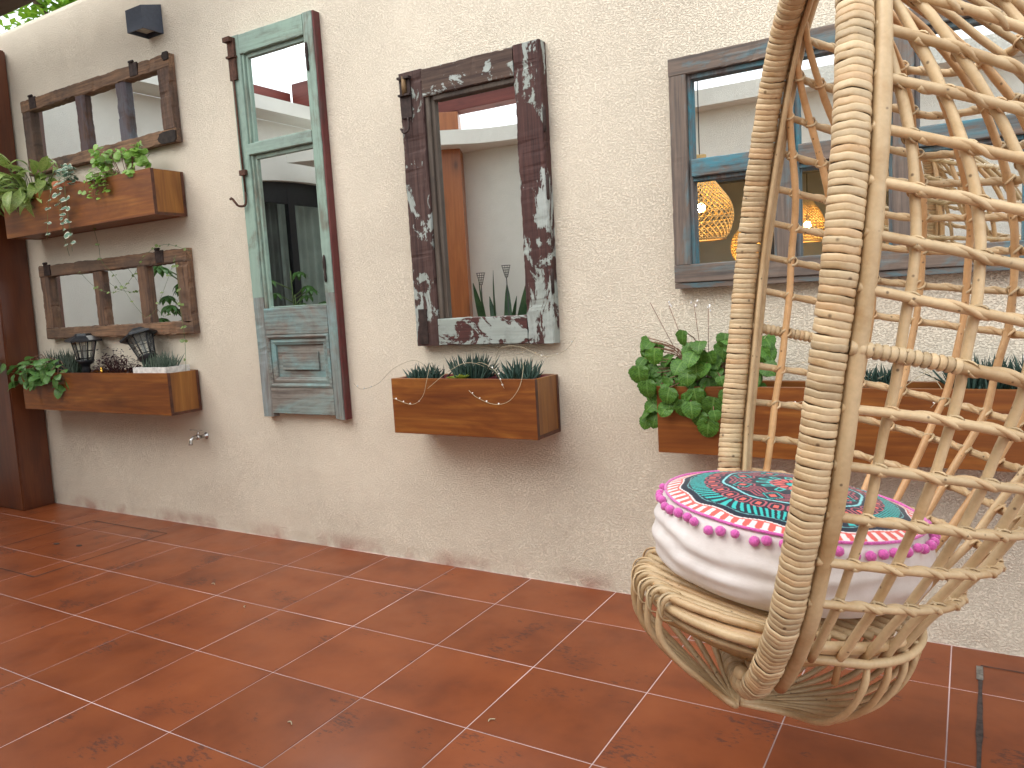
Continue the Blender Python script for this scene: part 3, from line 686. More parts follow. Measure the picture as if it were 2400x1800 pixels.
for k in range(3):
    a, b = xs[k] + 0.0745, xs[k + 1] - 0.0115
    board('mid_rail', a, b, D + 0.001, -0.003, 0.372, 0.433, m_wx, bw, 'x', 0.003, 0.001, 12, 51 + k)
    boxobj('glazing_bead', (a, b, D + 0.018, -0.004, H - 0.078, H - 0.0625), m_turq, bw, 0.002)
    boxobj('glazing_bead', (a, b, D + 0.018, -0.004, 0.358, 0.3715), m_turq, bw, 0.002)
    glass(bw, a, b, 0.064, 0.36); glass(bw, a, b, 0.43, H - 0.07)
boxobj('drip_board', (-0.002, W + .002, D + 0.006, -0.003, -0.02, -0.001), m_wx, bw, 0.002)

# ------------------------------------------------------------ planter boxes
def planter(label, x0, x1, z0, z1, dep=0.205, grp='long wooden planter boxes on the wall'):
    t = thing('planter_box', label, 'planter', (x0, 0, z0), group=grp)
    W, H, D, th = x1 - x0, z1 - z0, -dep, 0.019
    boxobj('front_board', (0, W, D, D + th, 0, H), m_plant_x, t, 0.0015)
    boxobj('back_board', (th, W - th, -0.03, -0.008, 0.001, H - .001), m_plant_x, t, 0.001)
    for a, b in ((0.0, th), (W - th, W)):
        boxobj('end_board', (a + .0005, b - .0012, D + th + .0005, -0.008, 0.0, H - 0.002), m_plant_y, t, 0.001)
    mb = MB(); box(mb, W - .001, W + .0012, D, D + th - .001, 0, H - .001); box(mb, W - .0014, W + .0006, D + th, -0.009, 0, 0.015); box(mb, W - .0014, W + .0008, -0.026, -0.009, 0.0155, H - .004)
    link('end_trim', mb.mesh('end_trim', m_plant_edge), t)
    boxobj('base_board', (th + .001, W - th - .001, D + th + .001, -0.0305, 0.004, 0.02), m_plant_x, t)
    return t
p1 = planter('upper left long brown wooden planter with trailing variegated plants', -5.18, -3.69, 1.768, 2.008)
p2_ = planter('lower left long brown wooden planter holding two solar lanterns', -5.225, -3.735, 0.692, 0.925)
p3_ = planter('short brown wooden planter with three spiky succulent pots below the peeling mirror', -2.178, -1.457, 0.664, 0.905, grp=None)
p4_ = planter('wide brown wooden planter with a leafy begonia behind the hanging chair', -0.962, 0.55, 0.644, 0.884)
def soil(name, x0, x1, y0, y1, z, par):
    mb = MB(); n, k = 40, 8; vs = []
    for j in range(k + 1):
        for i in range(n + 1):
            x = x0 + (x1 - x0) * i / n; y = y0 + (y1 - y0) * j / k; vs.append((x, y, z + nz3(x * 30, y * 30, 2) * 0.01))
    mb.add(vs, [(j * (n + 1) + i, j * (n + 1) + i + 1, (j + 1) * (n + 1) + i + 1, (j + 1) * (n + 1) + i) for j in range(k) for i in range(n)])
    return link(name, mb.mesh(name, m_soil, True), par)
for p, w, h in ((p1, 1.49, 0.24), (p2_, 1.49, 0.233), (p4_, 1.512, 0.24)): soil('soil', 0.021, w - 0.021, -0.185, -0.032, h - 0.05, p)
soil('soil', 0.021, 0.70, -0.185, -0.032, 0.06, p3_)
# ------------------------------------------------------------ leaves
def leaf_mesh(name, shape, mat, n=8, fold=0.25, droop=0.4, wave=0.0, seed=0, m=4):
    """unit leaf: base at origin, midrib along +y, width +-x; shape(t) gives the half width"""
    mb = MB(); vs = []; uv = []
    for i in range(n + 1):
        t = i / n; w = shape(t)
        y = t * math.cos(droop * t * 0.8); z = -droop * 0.5 * t * t
        for j in range(-m // 2, m // 2 + 1):
            s = j / (m / 2); x = s * w
            vs.append((x, y - (0.0), z + abs(x) * fold + wave * nz3(t * 5 + seed, s * 2, seed) * (abs(s))))
            uv.append((0.5 + s * 0.38 * (0.45 + 0.55 * (1 if 0 < i < n else 1)), t))
    k = m + 1
    mb.add(vs, [(i * k + j, i * k + j + 1, (i + 1) * k + j + 1, (i + 1) * k + j) for i in range(n) for j in range(m)])
    me = mb.mesh(name, mat, True); ul = me.uv_layers.new(name='UVMap')
    for lp in me.loops: ul.data[lp.index].uv = uv[lp.vertex_index]
    return me
lance = lambda t: 0.16 * math.sin(math.pi * min(1, t ** 0.75)) ** 0.9 + 0.004
oval = lambda t: 0.36 * math.sin(math.pi * t ** 0.85) ** 0.65 + 0.004
rnd_ = lambda t: 0.47 * math.sin(math.pi * min(1, t)) ** 0.55 + 0.004
def beg(t):
    if t < 0.12: return 0.30 + t
    return 0.50 * (1 - ((t - 0.32) / 0.70) ** 2) ** 0.8 * (1 + 0.05 * math.sin(t * 40)) if t < 1 else 0.005
def frame(p, d, up=Vector((0, 0, 1)), s=1.0, roll=0.0, sx=1.0):
    y = Vector(d).normalized(); x = y.cross(up)
    if x.length < 1e-4: x = Vector((1, 0, 0))
    x.normalize(); z = x.cross(y)
    M = Matrix(((x.x * sx, y.x, z.x, 0), (x.y * sx, y.y, z.y, 0), (x.z * sx, y.z, z.z, 0), (0, 0, 0, 1)))
    return Matrix.Translation(p) @ M @ Matrix.Rotation(roll, 4, 'Y') @ Matrix.Scale(s, 4)
ml_lance = leaf_mat('variegated_lance_leaf', (0.19, 0.33, 0.06), (0.36, 0.50, 0.13), blotch=(0.48, 0.54, 0.20))
ml_ivy = leaf_mat('bright_round_leaf', (0.17, 0.35, 0.05), (0.32, 0.54, 0.10))
ml_dark = leaf_mat('dark_oval_leaf', (0.09, 0.23, 0.05), (0.19, 0.38, 0.10), vein=(0.12, 0.24, 0.09))
ml_beg = leaf_mat('begonia_leaf', (0.045, 0.14, 0.018), (0.12, 0.29, 0.035), vein=(0.17, 0.34, 0.07), rough=0.5)
ml_hoya = leaf_mat('white_edged_leaf', (0.11, 0.23, 0.16), (0.18, 0.33, 0.24), edge=(0.86, 0.88, 0.70))
ml_mar = leaf_mat('maroon_leaf', (0.032, 0.010, 0.014), (0.07, 0.02, 0.026))
ml_suc = leaf_mat('blue_green_spike', (0.035, 0.085, 0.065), (0.085, 0.15, 0.12))
ml_suc2 = leaf_mat('grey_green_spike', (0.09, 0.14, 0.10), (0.20, 0.26, 0.20))
ml_yel = leaf_mat('yellow_green_leaf', (0.25, 0.36, 0.04), (0.40, 0.48, 0.08))
m_stem = simple('green_stem', (0.10, 0.16, 0.05), 0.6)
m_stem_r = simple('reddish_stem', (0.20, 0.10, 0.06), 0.6)
m_stem_p = simple('dry_pale_stem', (0.42, 0.36, 0.24), 0.7)
m_flower = simple('white_flower', (0.8, 0.78, 0.76), 0.7)
L_lance = [leaf_mesh('leaf', lance, ml_lance, 8, 0.35, d, 0.02, s) for s, d in enumerate((0.5, 1.0, 1.5))]
L_ivy = [leaf_mesh('leaf', rnd_, ml_ivy, 6, 0.12, 0.5, 0.08, s) for s in range(2)]
L_dark = [leaf_mesh('leaf', oval, ml_dark, 8, 0.15, 0.6, 0.06, s) for s in range(2)]
L_beg = [leaf_mesh('leaf', beg, ml_beg, 12, 0.10, 0.7, 0.12, s, 6) for s in range(3)]
L_hoya = [leaf_mesh('leaf', oval, ml_hoya, 6, 0.1, 0.3, 0.02, s) for s in range(2)]
def stems(name, lines, rad, mat, par, seg=5):
    mb = MB()
    for l in lines: tube(mb, smoothcurve(l, 10) if len(l) > 2 else l, rad, seg)
    o = link(name, mb.mesh(name, mat, True), par)
    if len(lines) > 1: o['kind'] = 'stuff'
    return o
def U(a, b): return rnd.uniform(a, b)
FRONT = Vector((0, -1, 0))
# upper left planter: lance-leaved plant
t = thing('potted_plant', 'bushy light green plant with long pointed mottled leaves in the upper left planter', 'plant', (-5.02, -0.11, 1.96))
st = []
for k in range(120):
    a = U(0, 2 * math.pi); el = U(0.15, 1.25); r0 = U(0, 0.05)
    d = Vector((math.cos(a) * math.cos(el) * 1.25, -abs(math.sin(a)) * math.cos(el) * .9 + 0.15, math.sin(el))).normalized()
    base = Vector((math.cos(a) * 0.16 * U(.2, 1), -0.02 + U(-.03, .03), 0.0)); L1 = U(0.06, 0.25)
    tip = base + d * L1; tip.y = min(tip.y, 0.085); st.append([base, base.lerp(tip, .5) + Vector((0, 0, .02)), tip])
    dd = (d + Vector((U(-.3, .3), U(-.5, .1), U(-.9, -.05)))).normalized(); s = U(0.11, 0.19)
    if (tip + dd * s).y > 0.09: dd.y = -abs(dd.y)
    link('leaf', L_lance[rnd.randrange(3)], t, frame(tip, dd, s=s, roll=U(-.7, .7), sx=U(.75, 1.05)))
stems('stems', st, 0.0022, m_stem, t)
# terracotta pot and the trailing white-edged plant
pot = thing('flower_pot', 'small terracotta pot standing in the middle of the upper left planter', 'pot', (-4.60, -0.115, 1.84))
m_terra = simple('terracotta', (0.42, 0.135, 0.06), 0.85, scale=12)
mb = MB(); lathe(mb, [(0.05, 0), (0.068, 0.13), (0.075, 0.13), (0.083, 0.135), (0.086, 0.205), (0.083, 0.21), (0.074, 0.208), (0.07, 0.17), (0, 0.17)], 28); link('pot', mb.mesh('pot', m_terra, True), pot)
def vine(par, pts, nl, s0, s1, leaves, mat, rad=0.0011, opp=True, n=26, dn=0.25):
    c = smoothcurve(pts, n); mb = MB(); tube(mb, c, rad, 5); link('stem', mb.mesh('stem', mat, True), par)
    for k in range(nl):
        f = (k + 0.6 + U(-.2, .2)) / nl; i = min(n - 2, int(f * (n - 1))); p = c[i]
        for sd in ((1, -1) if opp else (1 if k % 2 else -1,)):
            if opp and U(0, 1) < 0.12: continue
            d = Vector((sd * U(.6, 1), U(-.6, .1), U(-.25, dn))); s = U(s0, s1)
            link('leaf', leaves[rnd.randrange(len(leaves))], par, frame(p, d, up=Vector((.5, -.65, U(.2, .9))), s=s, roll=U(-.5, .5)))
t = thing('trailing_plant', 'trailing plant with small white edged leaves on strings hanging over the upper left planter', 'plant', (-4.55, -0.12, 2.03))
vine(t, [(-.02, 0, 0), (0.02, -0.03, .09), (0.06, -.05, .10)], 6, .036, .05, L_hoya, m_stem)
vine(t, [(0, 0, 0), (0.07, -0.05, .075), (0.10, -0.09, .07)], 6, .04, .055, L_hoya, m_stem)
vine(t, [(-.01, -.02, 0.02), (.03, -.07, .07), (.10, -.10, .05), (.115, -.115, -.04), (.12, -.12, -.16), (0.135, -.125, -.29), (.14, -.13, -.40)], 9, .036, .058, L_hoya, m_stem, dn=.1)
vine(t, [(0, 0, 0), (.02, -.07, .04), (.03, -.108, -.03), (.035, -.115, -.12), (.05, -.118, -.26)], 7, .032, .050, L_hoya, m_stem, dn=.1)
vine(t, [(0, -.02, 0), (-.02, -.09, .0), (-.06, -.112, -.08), (-.10, -.115, -.2), (-.115, -.12, -.31)], 6, .022, .034, L_hoya, m_stem, dn=.1)
vine(t, [(.01, -.02, 0), (.05, -.10, .02), (.055, -.115, -.08), (.07, -.12, -.2), (.06, -.12, -.3), (.07, -.11, -.42)], 6, .018, .032, L_hoya, m_stem, dn=.1)
for p_ in ((-.03, .03), (.02, .05), (.06, .04), (.0, .08), (-.05, .06)):
    for q in range(5): link('leaf', L_hoya[q % 2], t, frame(Vector((p_[0] + U(-.02, .02), U(-.05, .03), p_[1] + U(-.03, .04))), Vector((U(-1, 1), U(-1, .2), U(-.1, .6))), s=U(.025, .04), roll=U(-.6, .6)))
# bright round-leaved plant
t = thing('trailing_plant', 'bright green plant with small round scalloped leaves at the right of the upper left planter', 'plant', (-4.02, -0.12, 2.0))
st = []
for k in range(26):
    a = U(-1, 1); top = Vector((a * 0.20, U(-.10, .02), U(0.02, 0.17) - abs(a) * .02)); st.append([(a * .08, 0, -.02), (a * .14, -.03, top.z * .6 + .03), top])
    for q in range(9): link('leaf', L_ivy[q % 2], t, frame(top + Vector((U(-.025, .025), U(-.02, .02), U(-.03, .012))), Vector((U(-1, 1), U(-1, .3), U(-.3, .5))), up=Vector((.4, -.5, U(.2, 1))), s=U(.028, .046), roll=U(-.5, .5)))
for k in range(7):
    x = -0.17 + k * 0.022; e = Vector((x, -.105, U(-.10, -.03))); st.append([(x * .3, 0, 0), (x * .8, -.10, .035), e])
    for q in range(6): link('leaf', L_ivy[q % 2], t, frame(Vector((x + U(-.02, .02), -.098 + U(-.01, .01), e.z + q * .02)), Vector((U(-1, 1), -1, U(-.6, .2))), s=U(.022, .038), roll=U(-.5, .5)))
stems('stems', st, 0.0016, m_stem_r, t)
vine(t, [(-.14, -.08, .02), (-.20, -.10, .03), (-.245, -.105, -.03), (-.28, -.11, -.07)], 3, .02, .035, L_ivy, m_stem_r, opp=True)
# thin vine over the lower mirror
t = thing('vine', 'thin vine with tiny yellow green leaves wandering across the lower small window mirror', 'vine', (-4.4, -0.06, 1.5))
L_tiny = [leaf_mesh('leaf', oval, leaf_mat('tiny_vine_leaf', (0.12, 0.22, 0.05), (0.30, 0.38, 0.12)), 5, 0.15, 0.4, 0.02, 0)]
vine(t, [(-.02, -.05, .32), (.0, -.035, .15), (-.02, -.02, .08), (.09, -.012, -.02), (.22, -.012, -.17), (.33, -.012, -.27)], 7, .014, .026, L_tiny, m_stem, 0.001)
vine(t, [(-.27, -.012, .03), (-.1, -.014, -.08), (.10, -.016, -.11), (.26, -.014, -.03), (.40, -.016, .08), (.58, -.012, .125), (.80, -.012, .07)], 16, .014, .028, L_tiny, m_stem, 0.001)
vine(t, [(.34, -.012, -.27), (.44, -.012, -.22), (.60, -.008, -.02), (.66, -.01, .06)], 5, .012, .022, L_tiny, m_stem, 0.0008)
t = thing('vine', 'single thin upright vine strand rising from the right end of the lower left planter', 'vine', (-3.76, -0.07, 0.93))
vine(t, [(0.0, 0, -.02), (0.02, .0, .16), (0.015, 0.0, .34), (.02, .0, .5), (0.0, 0.0, .62)], 6, .022, .034, L_tiny, m_stem, 0.0012)
# lower left planter
def spiky(name_label, loc, n, rx, ry, h, mat, par=None, w=0.008, spread=0.5, seed=1, grp=None):
    t = thing('succulent', name_label, 'plant', loc, group=grp); q = random.Random(seed); mb = MB()
    for k in range(n):
        bx, by = q.uniform(-rx, rx), q.uniform(-ry, ry)
        d = Vector((q.gauss(0, spread) + bx / rx * spread * .5, q.gauss(0, spread * .6), 1)).normalized(); L_ = h * q.uniform(.55, 1.1)
        s = Vector((q.uniform(-1, 1), q.uniform(-1, 1), 0)); s = (s - d * s.dot(d)).normalized(); u = d.cross(s); b0 = Vector((bx, by, 0))
        vs = []
        for i, (tt, ww) in enumerate(((0, .7), (.3, 1.0), (.65, .7), (1, .04))):
            c = b0 + d * (L_ * tt) + u * (L_ * .25 * tt * tt) * (1 if k % 2 else -1) * .5
            vs += [c + s * (w * ww), c + u * (w * ww * .55), c - s * (w * ww), c - u * (w * ww * .4)]
        mb.add(vs, [(i * 4 + a, i * 4 + (a + 1) % 4, i * 4 + 4 + (a + 1) % 4, i * 4 + 4 + a) for i in range(3) for a in range(4)])
    o = link('spikes', mb.mesh('spikes', mat, True), t); o['kind'] = 'stuff'; return t
spiky('grey green spiky succulent behind the oval leaves at the left of the lower left planter', (-4.88, -0.09, 0.89), 260, .15, .045, .17, ml_suc2, w=.005, spread=.25, seed=2)
t = thing('trailing_plant', 'plant with large smooth oval green leaves spilling over the left of the lower left planter', 'plant', (-5.0, -0.14, 0.90))
st = []
for k in range(80):
    x = U(-.30, .26); e = Vector((x, U(-.10, .0), U(-.03, .13) - abs(x) * .15)); st.append([(x * .3, 0, -.02), (x * .7, -.03, e.z * .7 + .04), e])
    link('leaf', L_dark[k % 2], t, frame(e, Vector((U(-1, 1) + x * 2, U(-1, -.1), U(-.6, .3))), s=U(.055, .10), roll=U(-.5, .5)))
for x, z, s in ((-.245, -.03, .10), (.24, -.045, .085), (-.02, -.055, .085), (-.33, .02, .09), (-.41, .05, .1), (.12, -.01, .09), (-.1, 0, .085)):
    link('leaf', L_dark[0], t, frame(Vector((x, -.095, z + .05)), Vector((-.15 if x > -.3 else -1, -.35, -1 if x > -.3 else -.3)), s=s, roll=U(-.2, .2), up=Vector((0, -1, .3))))
stems('stems', st, 0.002, m_stem_r, t)
t = thing('clover_plant', 'dark maroon tiny leaved plant in the middle of the lower left planter', 'plant', (-4.30, -0.13, 0.90))
mb = MB(); st = []
for k in range(1300):
    x = U(-.19, .19); zz = U(-.02, .115) * math.sqrt(max(0.05, 1 - (x / .2) ** 2)); p = Vector((x, U(-.06, .05), zz))
    if k < 110: p = Vector((U(-.2, .2), U(-.05, .03), U(.06, .165)))
    if k % 9 == 0: st.append([(p.x * .4, 0, -.02), p])
    d = Vector((U(-1, 1), U(-1, 1), U(-.2, .6))).normalized(); s = U(.010, .019)
    x_ = d.cross(Vector((0, 0, 1))).normalized(); z_ = x_.cross(d)
    mb.add([p, p + d * s * .5 + x_ * s * .45 + z_ * s * .1, p + d * s, p + d * s * .5 - x_ * s * .45 + z_ * s * .1], [(0, 1, 2, 3)])
me = mb.mesh('leaves', ml_mar); o = link('leaves', me, t); o['kind'] = 'stuff'
stems('stems', st, 0.0012, simple('maroon_stem', (0.06, 0.02, 0.02), 0.6), t)
bead = thing('garden_ornament', 'small shiny brass bead on the front edge of the lower left planter', 'ornament', (-4.345, -0.20, 0.925))
mb = MB(); lathe(mb, [(0, 0), (.007, .002), (.011, .009), (.007, .017), (.005, .019), (.008, .024), (.006, .031), (0, .034)], 14)
link('bead', mb.mesh('bead', simple('polished_brass', (0.75, 0.45, 0.08), 0.2, 1.0, .05), True), bead)
tray = thing('plant_tray', 'low whitewashed square tray at the right end of the lower left planter', 'tray', (-3.91, -0.115, 0.905), rotz=0.03)
m_white = simple('chalky_white', (0.66, 0.65, 0.62), 0.9, var=0.2, scale=40)
mb = MB()
for b in ((-.14, .14, -.078, -.064, 0, .05), (-.14, .14, .064, .078, 0, .05), (-.14, -.126, -.0638, .0638, 0, .0498), (.126, .14, -.0638, .0638, 0, .0498)): box(mb, *b)
me = mb.mesh('rim', m_white); link('rim', me, tray)['kind'] = 'stuff'
boxobj('soil', (-.126, .126, -.064, .064, .0, .036), m_soil, tray)
spiky('spiky grey green succulent growing in the whitewashed tray', (-3.92, -0.11, 0.925), 170, .10, .045, .11, ml_suc2, w=.005, spread=.35, seed=4)
# two solar lanterns
m_lglass, _nt, _b = newmat('lantern_glass', 0.08); _b.inputs['Base Color'].default_value = (0.85, 0.88, 0.85, 1); _b.inputs['Transmission Weight'].default_value = 0.9; _b.inputs['IOR'].default_value = 1.1
def lantern(label, loc, tilt, spin, s=1.0):
    M = Matrix.Translation(loc) @ Matrix.Rotation(tilt, 4, 'Y') @ Matrix.Rotation(spin, 4, 'Z') @ Matrix.Scale(s, 4)
    t = thing('solar_lantern', label, 'lantern', M=M, group='black solar lanterns in the lower left planter')
    def loop(r, z): return [Vector((r * math.cos(a), r * math.sin(a), z)) for a in [math.pi / 6 + k * math.pi / 3 for k in range(6)]]
    r0, r1, z0, z1 = 0.034, 0.055, 0.0, 0.098
    A, B = loop(r0, z0), loop(r1, z1)
    mb = MB(); mb.add([*loop(r0 - .002, z0), *loop(r1 - .002, z1)], [(k, (k + 1) % 6, 6 + (k + 1) % 6, 6 + k) for k in range(6)]); link('glass', mb.mesh('glass', m_lglass), t)
    for k in range(6): tubeobj('post', [A[k], B[k]], 0.0035, m_black, t, 5)
    mb = MB()
    for k in range(6):
        a, b, c, d = A[k], A[(k + 1) % 6], B[k], B[(k + 1) % 6]
        tube(mb, [(a + b) / 2, (c + d) / 2], 0.0016, 4)
        for q in (.45, .5): pass
        tube(mb, [a.lerp(c, .5), b.lerp(d, .5)], 0.0016, 4); tube(mb, [a.lerp(c, .12), b.lerp(d, .12)], 0.0022, 4)
    o = link('glazing_bars', mb.mesh('glazing_bars', m_black), t); o['kind'] = 'stuff'
    for z, r, nm in ((0.0, .038, 'bottom_ring'), (.098, .06, 'top_ring')): tubeobj(nm, loop(r, z) + loop(r, z)[:2], 0.0045, m_black, t, 5)
    mb = MB(); vs = loop(.083, .094) + loop(.083, .102) + loop(.04, .122) + loop(.034, .132)
    mb.add(vs, [(r * 6 + k, r * 6 + (k + 1) % 6, r * 6 + 6 + (k + 1) % 6, r * 6 + 6 + k) for r in range(3) for k in range(6)] + [tuple(range(18, 24)), tuple(range(5, -1, -1))])
    link('cap', mb.mesh('cap', m_black), t)
    mb = MB(); lathe(mb, [(.040, 0), (.036, -.012), (.022, -.02), (.018, -.035), (.022, -.05), (.016, -.06), (.014, -.13), (0, -.13)], 12); link('stake', mb.mesh('stake', m_black, True), t)
    mb = MB(); lathe(mb, [(.008, 0), (.010, .07), (0, .08)], 10); link('bulb', mb.mesh('bulb', m_lens, True), t)
lantern('upright black solar lantern with small glass panes in the lower left planter', (-4.635, -0.12, 0.992), R(2), 0.3, 1.25)
lantern('leaning black solar lantern beside the maroon plant in the lower left planter', (-4.02, -0.12, 1.01), R(-24), 0.5, 1.28)
# short planter: three maroon pots with succulents
m_pot = simple('maroon_plastic', (0.13, 0.016, 0.03), 0.5, var=0.15)
POTG = 'square maroon pots in the short planter'
for k, (x, w_) in enumerate(((-2.047, 'left'), (-1.815, 'middle'), (-1.588, 'right'))):
    t = thing('flower_pot', {'left': 'square maroon plastic pot at the left end of the short planter', 'middle': 'square maroon plastic pot in the middle of the short planter, with a yellow green rosette', 'right': 'square maroon plastic pot at the right end of the short planter'}[w_], 'pot', (x, -0.107, 0.73), group=POTG)
    a, b, h = 0.105, 0.072, 0.172; mb = MB()
    o4 = lambda a, b, z: [(-a, -b, z), (a, -b, z), (a, b, z), (-a, b, z)]
    rings_ = o4(a * .85, b * .85, 0) + o4(a * .97, b * .97, h - .02) + o4(a, b, h - .018) + o4(a, b, h) + o4(a - .007, b - .007, h) + o4(a - .012, b - .012, h - .035)
    mb.add(rings_, [(r * 4 + q, r * 4 + (q + 1) % 4, r * 4 + 4 + (q + 1) % 4, r * 4 + 4 + q) for r in range(5) for q in range(4)] + [(3, 2, 1, 0)])
    link('pot', mb.mesh('pot', m_pot), t)
    mb = MB(); mb.add(o4(a - .012, b - .012, h - .03), [(0, 1, 2, 3)]); link('soil', mb.mesh('soil', m_soil), t)
SP = 'blue green striped succulents in the short planter'
spiky('low blue green spiky succulent in the left maroon pot', (-2.05, -0.107, 0.875), 130, .058, .04, .085, ml_suc, w=.0062, spread=.45, seed=5, grp=SP)
spiky('tallest blue green spiky succulent in the middle maroon pot', (-1.81, -0.107, 0.875), 180, .060, .045, .125, ml_suc, w=.0068, spread=.38, seed=6, grp=SP)
spiky('spreading blue green spiky succulent in the right maroon pot', (-1.57, -0.107, 0.875), 150, .062, .045, .105, ml_suc, w=.0068, spread=.5, seed=7, grp=SP)
L_yel = [leaf_mesh('leaf', oval, ml_yel, 5, 0.2, 0.2, 0, 0)]
t = thing('succulent_rosette', 'tiny yellow green rosette at the front of the middle maroon pot', 'plant', (-1.822, -0.168, 0.905))
for k in range(9): link('leaf', L_yel[0], t, frame(Vector((0, 0, -.01)), Vector((math.cos(k * .7) , math.sin(k * .7) * .6, .7)), s=U(.035, .045)))
t = thing('succulent_rosette', 'tiny dull yellow rosette left of the bright one in the middle maroon pot', 'plant', (-1.875, -0.165, 0.895))
for k in range(8): link('leaf', L_yel[0], t, frame(Vector((0, 0, 0)), Vector((math.cos(k * .78), math.sin(k * .78) * .6, .5)), s=U(.025, .035)))
t = thing('flower_stalks', 'thin dry arching flower stalks with tiny white flowers over the short planter', 'flower stalk', (-1.8, -0.12, 0.92))
mfl = MB(); lathe(mfl, [(0, 0), (.0035, .002), (.005, .008), (.006, .014), (0, .012)], 6); flm = mfl.mesh('flower', m_flower, True)
for pts in ([(-.22, 0, .0), (-.26, -.05, .06), (-.36, -.08, .03), (-.46, -.08, -.04), (-.56, -.08, -.065), (-.60, -.08, -.04)],
            [(-.19, 0, 0), (-.18, -.05, .05), (-.175, -.095, -.02), (-.20, -.10, -.09), (-.26, -.10, -.125), (-.36, -.10, -.10)],
            [(.13, 0, .0), (.03, -.06, .05), (-.06, -.085, .02), (-.17, -.10, -.055)],
            [(0.0, 0, .03), (.08, -.06, .05), (.17, -.095, .02), (.21, -.10, -.05)],
            [(.24, 0, .04), (.28, -.06, .03), (.28, -.095, -.04), (.23, -.10, -.10), (.16, -.10, -.115), (.08, -.10, -.09), (.04, -.10, -.06)],
            [(.1, 0, .0), (.15, -.02, .10), (.25, -.03, .11), (.36, -.03, .07), (.45, -.03, .09), (.50, -.03, .14)]):
    c = smoothcurve(pts, 24); tubeobj('stalk', c, 0.0011, m_stem_p, t, 5)
    if pts[-1][0] > -.1 or pts[-1][0] < -.3:
        for i in (15, 18, 20, 22):
            link('flower', flm, t, frame(c[i], Vector((U(-.6, .6), -.4, 1)), s=U(.4, .65)))
# begonia behind the chair
t = thing('begonia', 'dense begonia with many dark green scalloped leaves at the left end of the wide planter', 'plant', (-0.80, -0.12, 0.88))
st = []
for k in range(190):
    a = U(-1.15, 1.0); r = U(.3, 1) ** .6; th_ = U(-.35, 1.0)
    p = Vector((0.235 * r * math.sin(a * 1.35) , -0.17 * r * math.cos(a) * U(.1, 1) + .02, 0.235 * r * th_ - .02 - .02 * abs(a)))
    p.y = min(p.y, .06)
    st.append([(p.x * .15, 0, -.05), (p.x * .45, -.03, p.z * .6 + .02), p])
    d = Vector((p.x * 2.5 + U(-.3, .3), U(-.9, -.15), U(-1.0, -.25)))
    link('leaf', L_beg[k % 3], t, frame(p, d, up=Vector((0, -.6, .8)), s=U(.038, .070), roll=U(-.5, .5)))
for x, z in ((-.10, -.06), (-.06, -.09), (.0, -.13), (.05, -.08), (-.19, -.02), (-.22, .03), (.10, -.05), (-.02, -.05), (.03, -.155)):
    link('leaf', L_beg[0], t, frame(Vector((x, -.10, z + .05)), Vector((U(-.2, .2), -.25, -1)), up=Vector((0, -1, .2)), s=U(.06, .08), roll=U(-.3, .3)))
stems('stems', st, 0.0018, m_stem_r, t)
for x, z in ((-.12, .285), (.02, .27), (-.03, .29)):
    for q in range(4): link('flower', flm, t, frame(Vector((x + U(-.012, .012), -.04 + U(-.01, .01), z + U(-.012, .01))), Vector((U(-1, 1), -1, U(-1, 1))), s=.55))
stems('flower_stems', [[(x * .5, -.02, .1), (x, -.04, z)] for x, z in ((-.12, .285), (.02, .27), (-.03, .29), (-.19, .30))], .0012, m_stem_r, t)
SP2 = 'small dark succulents in the wide planter behind the chair'
spiky('dark spiky succulent behind the chair back, left of the pair in the wide planter', (-0.265, -0.11, 0.86), 110, .05, .04, .09, ml_suc, w=.006, spread=.45, seed=8, grp=SP2)
spiky('dark spiky succulent at the right of the wide planter, seen through the chair lattice', (0.06, -0.11, 0.87), 200, .11, .04, .11, ml_suc, w=.006, spread=.45, seed=9, grp=SP2)
t = thing('flower_stalks', 'fine pale stalks arching over the wide planter behind the chair', 'flower stalk', (-0.4, -0.12, 0.90))
for pts in ([(.12, 0, 0), (.0, -.02, .06), (-.15, -.03, .05), (-.25, -.03, .03)], [(.13, 0, 0), (.08, -.05, .04), (.02, -.09, -.03), (-.1, -.1, -.07)], [(.14, 0, 0), (.25, -.03, .05), (.33, -.08, -.02), (.3, -.1, -.07)],
            [(-.25, 0, .05), (-.18, -.02, .16), (-.1, -.02, .13), (.02, -.02, .11)], [(.45, 0, 0), (.34, -.05, .05), (.24, -.09, -.0), (.2, -.1, -.06)]):
    c = smoothcurve(pts, 20); tubeobj('stalk', c, 0.0011, m_stem_p, t, 5)
    for i in (16, 18): link('flower', flm, t, frame(c[i], Vector((U(-.6, .6), -.4, 1)), s=U(.4, .6)))
# garden tap
t = thing('garden_tap', 'small worn metal tap on the wall under the lower left planter', 'tap', (-3.73, 0, 0.545))
mb = MB(); lathe(mb, [(0, 0), (.018, 0), (.02, .004), (.011, .008), (.010, .05), (0.014, .052), (.014, .066), (0, .066)], 14)
me = mb.mesh('pipe', m_chrome, True); me.transform(Matrix.Rotation(R(90), 4, 'X')); link('pipe', me, t)
tubeobj('spout', smoothcurve([(0, -.055, 0), (0, -.085, .003), (0, -.105, -.008), (0, -.11, -.035)], 12), [.010] * 9 + [.009, .011, .012], m_chrome, t, 10)
tubeobj('stem', [(0, -.055, .008), (0, -.055, .032)], .006, m_chrome, t, 8)
mb = MB(); mb.add([(-.012, -.035, .034), (.012, -.035, .034), (.010, -.10, .048), (-.010, -.10, .048), (-.012, -.035, .038), (.012, -.035, .038), (.010, -.10, .052), (-.010, -.10, .052)], BOXF); link('lever', mb.mesh('lever', m_chrome), t)
